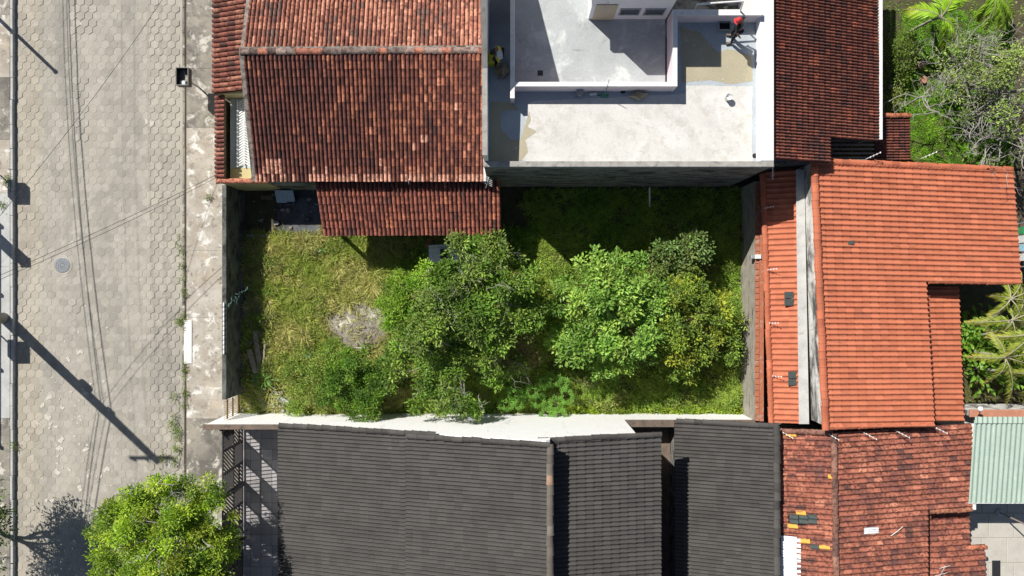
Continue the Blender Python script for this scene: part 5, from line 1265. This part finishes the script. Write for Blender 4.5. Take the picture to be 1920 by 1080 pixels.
o = nt.build('plastic_net', M['teal_net'], None, True); tag(o, 'torn teal plastic net hanging over the front wall', 'net')
cable(P(449,590,1.0), P(527,738,0.3), 0.05, 0.008, 'loose_wire', 'loose pale wire strung from front wall to the weeds')
# boards in the corner
for i, (x0,y0,x1,y1,lb) in enumerate(((478,620,488,692,'long grey plank lying in the shade by the front wall'),(467,655,480,700,'shorter dark plank beside the long grey plank'),(497,640,493,688,'thin pale batten right of the long plank'))):
    a, c = P(x0,y0,0.34), P(x1,y1,0.30)
    o = MB().beam(a, c, (0.2,0.22,0.07)[i], 0.04).build('plank', M['grey_wood']); tag(o, lb, 'plank', 'planks by the front wall')
o = MB().beam(P(522,745,0.14),P(548,757,0.12),0.13,0.10).build('concrete_lintel', M['flashing']); tag(o, 'pale concrete lintel lying near the picket gate', 'lintel')
rb = MB(); rg = random.Random(6)
for k in range(160):
    q = P(rg.gauss(505,22), rg.gauss(757,17), 0); s_ = rg.uniform(0.03,0.08); rb.prism(blob(q.x,q.y,s_,s_*rg.uniform(0.5,1),5,k,0.3), 0.0, 0.06+s_)
o = rb.build('rubble', M['grey_cap']); tag(o, 'grey rubble strewn inside the picket gate', 'rubble', kind='stuff')
db = MB(); rg2 = random.Random(31)
for k in range(90):
    q = P(rg2.gauss(482,14), rg2.uniform(560,745), 0); z = float(lot_z(q.x,q.y)); a = rg2.uniform(0,6.28); L = rg2.uniform(0.05,0.22)
    db.beam((q.x,q.y,z+0.18), (q.x+L*math.cos(a),q.y+L*math.sin(a),z+0.2+rg2.uniform(0,0.12)), rg2.uniform(0.02,0.08), 0.025)
o = db.build('wood_debris', M['grey_wood']); tag(o, 'broken wood and rubbish strewn along the front wall', 'debris', kind='stuff')
# broken boards, sheets by the lean-to
t = empty('blue_grey_board', P(533,368,0.1), 'pair of pale blue grey boards leaning in the dark yard', 'board')
for k in (0,1):
    a = P(519+k*15.5,380-k*2,0.32); c = P(533.5+k*15.5,357,0.62)
    MB().add([(a.x,a.y,a.z),(c.x,a.y,a.z),(c.x,c.y,c.z),(a.x,c.y,c.z),(a.x,a.y,a.z-0.04),(c.x,a.y,a.z-0.04),(c.x,c.y,c.z-0.04),(a.x,c.y,c.z-0.04)],[(0,1,2,3),(7,6,5,4),(0,4,5,1),(1,5,6,2),(2,6,7,3),(3,7,4,0)]).build('panel', M['grey_board'], t)
a, c = P(520,379,0.1), P(547,359,0.1); MB().bevbox(a.x+0.05,c.x-0.05,a.y+0.05,c.y-0.02,0.10,0.28,0.01).build('base', M['grey_wood'], t)
o = MB().beam(P(490,370,0.2),P(512,371,0.2),0.16,0.06).build('plank', M['wall_top']); tag(o, 'reddish brown board in the darkest corner of the yard', 'plank')
jk = empty('broken_cabinet', P(822,478,0), 'broken white cabinet half hidden under the large tree', 'cabinet')
a, c = P(803,492,0.7), P(862,463,0.7)
MB().bevbox(a.x,c.x,a.y,c.y,0.0,0.55,0.02).build('body', M['white_sheet'], jk)
MB().beam((a.x,c.y+0.03,0.62),(c.x+0.1,c.y+0.10,0.68),0.10,0.05).build('top_rail', M['white_metal'], jk)
MB().beam((a.x-0.05,a.y-0.45,0.25),(a.x-0.05,a.y+0.1,0.6),0.06,0.05).build('side_rail', M['white_metal'], jk)
MB().bevbox(a.x+0.5,a.x+0.85,a.y+0.1,c.y-0.08,0.553,0.60,0.01).build('door_panel', M['dark_metal'], jk)
rb = MB()
for k in range(120):
    q = P(rg.uniform(800,935), rg.uniform(446,466), 0); s_ = rg.uniform(0.05,0.14); rb.prism(blob(q.x,q.y,s_,s_*rg.uniform(0.4,0.8),5,k,0.3), 0.0, 0.08+s_*0.8)
o = rb.build('tile_rubble', M['brick']); tag(o, 'heap of broken roof tiles under the lean-to eave', 'rubble', kind='stuff')
o = MB().tube([P(1218,352,0.9),P(1218,388,0.12)], 0.035, 8).build('drain_pipe', M['white_metal']); tag(o, 'white drain pipe leaning at the foot of the terrace house', 'pipe')
o = MB().tube([P(664,652,0.25),P(698,653,0.25)], 0.018, 6).build('pale_rod', M['white_metal']); tag(o, 'thin pale rod lying on the ash heap', 'rod')
q = P(690,655,0.2); o = MB().bevbox(q.x-0.09,q.x+0.09,q.y-0.06,q.y+0.06,0.06,0.26,0.02).build('brick_fragment', M['brick']); tag(o, 'orange brick fragment beside the pale rod', 'brick')
q = P(579,667,0.2); o = MB().prism(blob(q.x,q.y,0.12,0.10,9,3,0.4),0.10,[0.24,0.2,0.26,0.19,0.25,0.2,0.27,0.2,0.22]).build('plastic_bag', M['light_blue']); tag(o, 'light blue plastic bag in the dry grass', 'plastic bag')
q = P(597,470,0.2); o = MB().prism(blob(q.x,q.y,0.10,0.07,8,4,0.4),0.10,[0.26,0.2,0.28,0.2,0.25,0.2,0.27,0.2]).build('paper_scrap', M['white_cloth']); tag(o, 'white scrap in the grass below the yard slab', 'scrap')
for px,py,lb in ((1725,123,'upper pale pink stone on the lawn'),(1732,150,'lower pale pink stone on the lawn'),(1672,162,'grey stone in the shadow beside the weathered house')):
    q = P(px,py,0.1); o = MB().prism(blob(q.x,q.y,0.12 if px > 1700 else 0.15,0.18 if px > 1700 else 0.07,8,px,0.15),0,[0.14,0.17,0.15,0.18,0.15,0.16,0.18,0.15]).build('stone', M['terracotta_coping'] if px > 1700 else M['grey_cap']); tag(o, lb, 'stone')
# antennas and electric fence brackets
def antenna(base, top, nel, label, L=0.22):
    t = empty('television_antenna', base, label, 'antenna'); base = Vector(base); top = Vector(top)
    MB().tube([base, top], 0.018, 6).build('boom', M['white_metal'], t)
    d = (top-base).normalized(); s = d.cross(Vector((0,0,1))).normalized()
    for k in range(nel):
        p = base.lerp(top, 0.35+0.6*k/max(1,nel-1)); MB().tube([p-s*L*(1-0.08*k), p+s*L*(1-0.08*k)], 0.009, 5).build('element', M['white_metal'], t)
antenna(P(911,352,2.75), P(917,332,3.3), 5, 'small television antenna at the corner of the lean-to')
antenna(P(1449,337,2.6), P(1449,313,3.1), 3, 'thin antenna beside the top of the left orange strip', 0.1)
antenna(P(1760,1085,1.95), P(1772,1062,2.7), 2, 'white antenna at the bottom edge on the mottled roof', 0.25)
o = MB().tube([P(766,345,2.9),P(767,336,3.2)], 0.02, 6).build('vent_pipe', M['white_metal']); tag(o, 'short white vent pipe at the lean-to joint', 'pipe')
EF = [(1430,391,2.42,1,'first from the north on the left orange strip'),(1436,506,2.42,1,'second from the north on the left orange strip'),(1439,606,2.42,1,'third from the north on the left orange strip'),(1445,705,2.42,1,'southernmost on the left orange strip'),
      (1465,809,2.95,2,'at the corner of the charcoal ridge'),(1550,812,3.35,2,'near the mottled ridge end'),(1620,811,3.3,2,'left of the middle under the orange eave'),(1681,808,3.1,2,'right of the middle under the orange eave'),(1751,800,2.9,2,'at the east end of the orange eave'),(1627,297,3.5,3,'over the pergola opening'),(1731,296,3.2,3,'over the lawn edge')]
for (px,py,z,ori,lb) in EF:
    q = P(px,py,z); t = empty('electric_fence_bracket', q, 'white electric fence bracket '+lb, 'fence bracket', 'electric fence brackets')
    d = {1:Vector((0.28,0.03,0.45)),2:Vector((0.33,-0.2,0.35)),3:Vector((0.30,0.16,0.40))}[ori]
    a0 = q-Vector((0,0,0.15)); MB().tube([a0,q+d], 0.009, 6).build('rod', M['white_metal'], t)
    for k in range(4):
        c = q+d*(0.2+0.25*k); MB().tube([c-Vector((0,0.03,0)),c+Vector((0,0.03,0))], 0.015, 6).build('insulator', M['white_metal'], t)
cable(on_se(1668,1003,0.1), on_se(1690,985,0.12), -0.02, 0.014, 'roof_cable', 'loose pale cable curling on the mottled roof').data.materials[0] = M['white_metal']
# ------------------------------------------------------------------ green roof, patio, salmon wall, lamps (south east corner)
gr = empty('green_shed', P(1880,860,0), 'shed with pale green corrugated sheets', 'shed')
yg0, yg1 = P(0,944,2.5).y, P(0,788,2.8).y; x = P(1822,0,2.6).x; k = 0
while x < 23.4:
    corr(x, x+1.06, yg0, yg1, 2.42+0.012*(k%2), 2.75+0.012*(k%2), 0.2, 0.02, 'y', M['green_sheet'], 'roof_sheet', gr); x += 1.0; k += 1
x0 = P(1822,0,2.6).x
corr(x0, 23.4, yg1-0.12, yg1+0.14, 2.80, 2.80, 0.2, 0.028, 'y', M['green_sheet'], 'ridge_strip', gr)
MB().box(x0, 23.4, yg0-0.03, yg0-0.005, 2.3, 2.42).build('eave_board', M['white_metal'], gr)
for px in (1832, 1960): 
    q = P(px,935,2.3); MB().box(q.x-0.05,q.x+0.05,q.y-0.05,q.y+0.05,0,2.36).build('post', M['white_metal'], gr)
    q = P(px,800,2.3); MB().box(q.x-0.05,q.x+0.05,q.y-0.05,q.y+0.05,0,2.66).build('post', M['white_metal'], gr)
pt = MB().box(18.5, 24, YS, -5.4, -0.1, 0.012).build('patio', M['sand']); tag(pt, kind='structure')
M['patio'] = surf('pale patio concrete', (0.47,0.45,0.40), (0.40,0.38,0.34), 1.5, [((0.22,0.21,0.19), 3, 0.6, 0.74, 0.5)], 0.9)
y = -5.5; j = 0
while y > YS:
    x = 18.75-0.3*(j%2)
    while x < 23.6:
        MB().bevbox(max(x,18.55), x+1.06, y-1.06, y, -0.03, 0.03+R.gauss(0,0.004), 0.012).build('patio_slab', M['patio'], pt); x += 1.10
    y -= 1.10; j += 1
sw = empty('salmon_wall', P(1870,775,0), 'wall with salmon coping between palms and green shed', 'wall')
a, c = P(1818,782,1.7), P(1990,768,1.7)
MB().box(a.x, c.x, a.y+0.05, c.y-0.05, 0, 1.66).build('wall', M['white_stained'], sw); MB().bevbox(a.x, c.x, a.y, c.y, 1.663, 1.75, 0.02).build('coping', M['terracotta_coping'], sw)
def globe_lamp(base, top, label, r):
    b = Vector(base); c = Vector(top); t = empty('globe_lamp', b, label, 'lamp'); MB().tube([b,c], 0.025, 6).build('post', M['white_metal'], t)
    pr = [(max(0.02,r*math.sin(math.pi*k/8)), r-r*math.cos(math.pi*k/8)) for k in range(9)]; MB().lathe((c.x,c.y,c.z), pr, 14).build('globe', M['white_metal'], t, True)
globe_lamp(P(1838,777,1.75), P(1835,766,2.3), 'white globe lamp on the salmon wall', 0.11)
t = empty('patio_lamp', P(1872,960,0.0), 'tall patio lamp rising past the green sheets', 'lamp'); q = P(1872,960,0.02)
MB().tube([(q.x,q.y,0),(q.x,q.y,3.3),(q.x+0.12,q.y+0.06,3.5)], [0.035,0.03,0.025], 8).build('post', M['grey_wood'], t)
MB().tube([(q.x+0.02,q.y+0.0,3.5),(q.x+0.30,q.y+0.12,3.56)], [0.05,0.08], 10).build('lamp_head', M['white_metal'], t); MB().lathe((q.x,q.y,0.031), [(0.18,0),(0.16,0.08),(0.05,0.12)], 12).build('foot', M['grey_metal'], t)
o = MB().bevbox(P(1862,0,0.1).x, P(1877,0,0.1).x, P(0,1095,0.1).y, P(0,1052,0.1).y, 0.035, 0.075, 0.01).build('dark_mat', M['black_cloth']); tag(o, 'dark mat on the patio at the bottom right', 'mat')
# things hung out at the far right edge
t = empty('clothes_line', P(1922,460,0), 'clothes line with pale garments at the right edge', 'clothes line')
q0, q1 = P(1921,418,1.7), P(1921,500,1.7)
for q in (q0,q1): MB().tube([(q.x,q.y,0),(q.x,q.y,1.72)], 0.03, 6).build('post', M['grey_metal'], t)
MB().tube([q0,q1], 0.008, 5).build('line', M['white_metal'], t)
for i,(py,mt) in enumerate(((432,'green_plastic'),(448,'white_cloth'),(464,'light_blue'),(482,'white_cloth'))):
    q = P(1919,py,1.6); o = MB().box(q.x-0.02+0.01*i,q.x+0.14,q.y-0.15,q.y+0.15,0.75,1.66).build('garment', M[mt]); tag(o, ('green cloth','upper white cloth','light blue cloth','lower white cloth')[i]+' hung on the line at the right edge', 'garment')

# ------------------------------------------------------------------ workers and their things on the terrace
def skin_body(name, joints, edges, mat, parent, root=0):
    me = bpy.data.meshes.new(name); me.from_pydata([j[0] for j in joints], edges, []); o = link(name, me, parent); me.materials.append(mat)
    m_ = o.modifiers.new('skin', 'SKIN'); m_.use_smooth_shade = True
    for i, sv in enumerate(me.skin_vertices[0].data): sv.radius = (joints[i][1], joints[i][1]); sv.use_root = (i == root)
    s_ = o.modifiers.new('sub', 'SUBSURF'); s_.levels = 1; s_.render_levels = 1
    return o
def person(base, J, label, cloth, head_extra, seed):
    """J: joint name -> (x, y, z) relative to base"""
    b = Vector(base); t = empty('person', b, label, 'person')
    g = {k: tuple(b+Vector(v)) for k, v in J.items()}
    rad = dict(pelvis=0.11, belly=0.115, chest=0.13, neck=0.055, head=0.085, crown=0.075, ls=0.06, rs=0.06, le=0.042, re=0.042, lw=0.032, rw=0.032, lh=0.04, rh=0.04, lhip=0.09, rhip=0.09, lk=0.058, rk=0.058, la=0.042, ra=0.042, lt=0.04, rt=0.04)
    names = list(rad); idx = {n: i for i, n in enumerate(names)}
    E = [('pelvis','belly'),('belly','chest'),('chest','neck'),('neck','head'),('head','crown'),('chest','ls'),('ls','le'),('le','lw'),('lw','lh'),('chest','rs'),('rs','re'),('re','rw'),('rw','rh'),('pelvis','lhip'),('lhip','lk'),('lk','la'),('la','lt'),('pelvis','rhip'),('rhip','rk'),('rk','ra'),('ra','rt')]
    body = skin_body('body', [(g[n], rad[n]) for n in names], [(idx[a],idx[c]) for a, c in E], M['skin'], t)
    def part(nm, keys, ed, mat, f=1.22):
        ix = {n: i for i, n in enumerate(keys)}; skin_body(nm, [(g[n], rad[n]*f) for n in keys], [(ix[a],ix[c]) for a, c in ed], mat, t)
    part('shirt', ['belly','chest','ls','le','rs','re'], [('belly','chest'),('chest','ls'),('ls','le'),('chest','rs'),('rs','re')], M[cloth[0]])
    part('trousers', ['pelvis','lhip','lk','la','rhip','rk','ra'], [('pelvis','lhip'),('lhip','lk'),('lk','la'),('pelvis','rhip'),('rhip','rk'),('rk','ra')], M[cloth[1]])
    for a, c in (('la','lt'),('ra','rt')): MB().tube([Vector(g[a])+Vector((0,0,-0.03)), Vector(g[c])], [0.055,0.045], 8).build('shoe', M['shoe'], t, True)
    # fingers
    for w_, h_ in (('lw','lh'),('rw','rh')):
        d = (Vector(g[h_])-Vector(g[w_])).normalized(); s = d.cross(Vector((0.3,0.2,0.9))).normalized(); fg = MB()
        for k in range(4):
            r0 = Vector(g[h_])+s*(k-1.5)*0.02; L = (0.06,0.075,0.07,0.055)[k]; n_ = d.cross(s); fg.tube([r0,r0+d*L*0.6,r0+d*L-n_*0.02], [0.010,0.009,0.007], 5)
        r0 = Vector(g[h_])-d*0.03-s*0.035; fg.tube([r0,r0-s*0.03+d*0.03,r0-s*0.035+d*0.055], [0.011,0.010,0.008], 5); fg.build('fingers', M['skin'], t, True)
    hc = Vector(g['head']).lerp(Vector(g['crown']),0.55); up = (Vector(g['crown'])-Vector(g['head'])).normalized(); fwd = Vector(head_extra[1]).normalized(); sd_ = fwd.cross(up).normalized()
    hr = MB(); vs = []; R1 = 0.102
    for i in range(5):
        a = i/4*math.pi/2
        for k in range(12):
            q = k/12*2*math.pi; vs.append(hc+sd_*R1*math.cos(a)*math.cos(q)+fwd*R1*1.12*math.cos(a)*math.sin(q)+up*(0.0+R1*math.sin(a)))
    hr.add(vs, [(i*12+k,i*12+(k+1)%12,(i+1)*12+(k+1)%12,(i+1)*12+k) for i in range(4) for k in range(12)])
    top = hr.build('cap' if head_extra[0] else 'hair', M['red_cloth'] if head_extra[0] else M['hair'], t, True)
    if head_extra[0]:
        br = []
        for k in range(7):
            q = -0.9+1.8*k/6; dd = fwd*math.cos(q)+sd_*math.sin(q); br += [hc+dd*0.11+up*0.0, hc+dd*0.165-up*0.02]
        n = len(br); br += [v-up*0.012 for v in br]
        MB().add(br, [(2*k,2*k+1,2*k+3,2*k+2) for k in range(6)]+[(n+2*k+2,n+2*k+3,n+2*k+1,n+2*k) for k in range(6)]+[(2*k+1,n+2*k+1,n+2*k+3,2*k+3) for k in range(6)]).build('cap_brim', M['red_cloth'], top)
    fa = MB(); fc = Vector(g['head']).lerp(Vector(g['crown']),0.25)+fwd*0.085
    fa.tube([fc+up*0.02,fc-up*0.02+fwd*0.03],[0.012,0.018],5); nose = fa.build('nose', M['skin'], t, True)
    for sg in (-1,1):
        e = fc+up*0.035+sd_*0.033*sg; MB().lathe(e, [(0.004,-0.01),(0.012,0.0),(0.004,0.01)], 6).build('eye', M['hair'], t); e = Vector(g['head'])+up*0.05+sd_*0.095*sg; MB().lathe(e, [(0.006,-0.03),(0.016,0.0),(0.008,0.03)], 6).build('ear', M['skin'], t)
    MB().beam(fc-up*0.055-sd_*0.025, fc-up*0.055+sd_*0.025, 0.01, 0.012).build('mouth', M['red_cloth'], t)
    return t
b1 = P(1371,71,ZT); b1.z = ZT
person(b1, dict(pelvis=(0.0,0.0,0.86), belly=(-0.03,0.02,1.02), chest=(-0.10,0.04,1.28), neck=(-0.17,0.06,1.43), head=(-0.22,0.05,1.51), crown=(-0.26,0.04,1.63), ls=(-0.17,-0.12,1.36), le=(-0.16,-0.24,1.12), lw=(-0.02,-0.28,0.92), lh=(0.03,-0.29,0.85),
    rs=(-0.06,0.20,1.36), re=(0.10,0.30,1.14), rw=(0.02,0.28,0.92), rh=(0.0,0.26,0.85), lhip=(0.02,-0.09,0.84), rhip=(0.0,0.09,0.84), lk=(-0.06,-0.14,0.47), la=(-0.02,-0.20,0.09), lt=(-0.2,-0.25,0.045), rk=(-0.08,0.08,0.47), ra=(0.0,0.06,0.09), rt=(-0.2,0.10,0.045)),
    'person in black clothes with a red cap walking on the terrace', ('black_cloth','black_cloth'), (True, (-0.9,-0.3,-0.3)), 1)
b2 = P(934,112,ZT); b2.z = ZT
person(b2, dict(pelvis=(0.10,0.10,0.42), belly=(0.07,0.06,0.56), chest=(0.0,0.0,0.78), neck=(-0.08,-0.04,0.90), head=(-0.13,-0.06,0.97), crown=(-0.20,-0.08,1.06), ls=(-0.02,-0.17,0.84), le=(0.05,-0.32,0.62), lw=(0.02,-0.42,0.42), lh=(0.01,-0.47,0.36),
    rs=(0.02,0.17,0.84), re=(-0.06,0.24,0.60), rw=(-0.16,0.12,0.42), rh=(-0.20,0.06,0.38), lhip=(0.10,0.02,0.40), rhip=(0.10,0.18,0.40), lk=(-0.16,-0.12,0.46), la=(-0.06,-0.13,0.09), lt=(-0.2,-0.17,0.045), rk=(-0.14,0.24,0.46), ra=(-0.04,0.24,0.09), rt=(-0.2,0.26,0.045)),
    'person in yellow and white shirt crouching on the stair landing', ('yellow_cloth','blue_cloth'), (False, (-0.85,-0.35,-0.45)), 2)
q = P(937,103,ZT+0.85); o = MB().prism(blob(q.x,q.y,0.12,0.14,12,5,0.1), q.z-0.06, q.z+0.07).build('backpack', M['white_cloth'])
tag(o, 'white bundle on the back of the crouching person', 'bundle')
q = P(922,114,ZT); t = empty('yellow_container', (q.x,q.y,ZT), 'tall yellow plastic container beside the crouching person', 'container')
MB().bevbox(q.x-0.12,q.x+0.12,q.y-0.22,q.y+0.22,ZT+0.002,ZT+0.42,0.05).build('body', M['yellow_plastic'], t); MB().tube([(q.x,q.y-0.13,ZT+0.40),(q.x,q.y-0.12,ZT+0.50),(q.x,q.y+0.10,ZT+0.50),(q.x,q.y+0.12,ZT+0.40)], 0.022, 6).build('handle', M['yellow_plastic'], t)
MB().lathe((q.x+0.03,q.y+0.17,ZT+0.41), [(0.035,0),(0.035,0.05),(0.03,0.06)], 8).build('lid', M['black_cloth'], t)
def sack(px, py, label, sx, sy, ang, seed):
    q = P(px,py,ZT); rng = random.Random(seed); n = 12; vs = []
    for i in range(5):
        f = (0.9,1.0,1.0,0.85,0.45)[i]; z = (0.012,0.05,0.13,0.20,0.25)[i]
        for k in range(n):
            a = 2*math.pi*k/n; r_ = 1/ max(abs(math.cos(a))**0.7+abs(math.sin(a))**0.7, 0.6); x = sx*f*math.cos(a)*r_*1.3+rng.gauss(0,0.014); y = sy*f*math.sin(a)*r_*1.3+rng.gauss(0,0.014)
            vs.append((q.x+x*math.cos(ang)-y*math.sin(ang), q.y+x*math.sin(ang)+y*math.cos(ang), ZT+z+rng.gauss(0,0.012)*(i > 0)))
    o = MB().add(vs, [(i*n+k,i*n+(k+1)%n,(i+1)*n+(k+1)%n,(i+1)*n+k) for i in range(4) for k in range(n)]+[tuple(range(4*n,5*n)), tuple(range(n-1,-1,-1))]).build('paper_sack', M['sack']); tag(o, label, 'sack', 'paper sacks on the terrace')
sack(934,134,'left paper sack of the pair on the stair landing',0.12,0.24,0.1,1); sack(946,134,'right paper sack of the pair on the stair landing',0.17,0.26,-0.2,2); sack(1196,180,'beige paper sack lying by the pink parapet',0.27,0.14,0.1,3)
def bucket(px, py, label, r, h, mat, rot=0.0):
    q = P(px,py,ZT); t = empty('bucket', (q.x,q.y,ZT), label, 'bucket'); z0 = 0.012
    MB().lathe((q.x,q.y,ZT+z0), [(r*0.8,0),(r,h),(r*1.08,h),(r*1.08,h-0.03)], 14).build('shell', M[mat], t, True)
    MB().lathe((q.x,q.y,ZT+z0+h*0.8), [(r*0.9,0),(r*0.9,0.01)], 14).build('contents', M['flashing'], t)
    MB().tube([(q.x-r,q.y,ZT+h),(q.x-r*0.7,q.y+r*0.6,ZT+h+0.05),(q.x+r*0.7,q.y+r*0.6,ZT+h+0.05),(q.x+r,q.y,ZT+h)], 0.008, 5).build('handle', M['grey_metal'], t)
bucket(1363,185,'small white bucket standing on the cream terrace coat',0.12,0.26,'white_metal'); bucket(1086,176,'grey bucket against the pink parapet',0.13,0.3,'grey_metal')
q = P(1357,51,ZT); t = empty('mortar_tray', (q.x,q.y,ZT), 'dark mortar tray with pale rim beside the red capped person', 'tray')
MB().box(q.x-0.2,q.x+0.2,q.y-0.13,q.y+0.13,ZT+0.002,ZT+0.03).build('bottom', M['black_cloth'], t)
for (x0,x1,y0,y1) in ((-0.23,-0.201,-0.16,0.16),(0.201,0.23,-0.16,0.16),(-0.2,0.2,-0.16,-0.131),(-0.2,0.2,0.131,0.16)): MB().box(q.x+x0,q.x+x1,q.y+y0,q.y+y1,ZT+0.002,ZT+0.15).build('side', M['grey_metal'], t)
q = P(1133,180,ZT); t = empty('broom', (q.x,q.y,ZT), 'green broom with thin handle leaning at the pink parapet', 'broom')
MB().bevbox(q.x-0.15,q.x+0.15,q.y-0.03,q.y+0.03,ZT+0.012,ZT+0.10,0.01).build('head', M['green_plastic'], t); MB().tube([(q.x,q.y,ZT+0.08),(q.x+0.03,q.y+0.28,ZT+1.1)], 0.013, 6).build('handle', M['green_plastic'], t)
q = P(1112,178,ZT); t = empty('paint_roller', (q.x,q.y,ZT), 'paint roller with white sleeve on the primer strip', 'paint roller')
MB().tube([(q.x-0.12,q.y,ZT+0.055),(q.x+0.12,q.y+0.03,ZT+0.055)], 0.05, 8).build('sleeve', M['white_cloth'], t); MB().tube([(q.x+0.12,q.y+0.03,ZT+0.05),(q.x+0.2,q.y-0.02,ZT+0.04),(q.x+0.4,q.y-0.06,ZT+0.03)], 0.015, 6).build('handle', M['blue_cloth'], t)
q = P(1168,172,ZT); o = MB().prism(blob(q.x,q.y,0.09,0.07,8,3,0.2),ZT+0.002,[ZT+0.1+0.02*(k%2) for k in range(8)]).build('black_rag', M['black_cloth']); tag(o, 'black rag by the pink parapet', 'rag')
q = P(1416,292,ZT); t = empty('floor_drain', (q.x,q.y,ZT), 'round black drain hole in the terrace corner', 'drain'); MB().lathe((q.x-0.02,q.y,ZT), [(0.09,0.004),(0.09,0.016),(0.07,0.018)], 14).build('ring', M['black_cloth'], t)
o = MB().bevbox(-0.3+P(1013,138,ZI).x+0.2,P(1013,138,ZI).x+0.1,P(0,142,ZI).y,P(0,132,ZI).y,ZI+0.002,ZI+0.012,0.004).build('drain_grate', M['dark_metal']); tag(o, 'small square dark grate in the inner roof floor', 'grate')
# pale splashes on the paving
b = MB(); rg = random.Random(77)
for wx, wy in white_spots:
    q = P(wx,wy,0); r_ = rg.uniform(0.05,0.13); z = 0.012+0.001*rg.random()
    pts = [(x,y,z) for x,y in blob(q.x,q.y,r_,r_*rg.uniform(0.6,1.1),14,rg.randrange(999),0.45)]; b.add(pts, [tuple(range(14))])
for _ in range(60):
    q = P(rg.gauss(130,45), rg.gauss(800,100), 0.0); r_ = rg.uniform(0.02,0.06); z = 0.0125+0.001*rg.random(); pts = [(x,y,z) for x,y in blob(q.x,q.y,r_,r_*rg.uniform(0.6,1.1),9,rg.randrange(999),0.45)]; b.add(pts, [tuple(range(9))])
M['splash'] = plain('pale dried splash', (0.52,0.485,0.43), 0.9)
o = b.build('dried_splashes', M['splash'], road); o['kind'] = 'stuff'
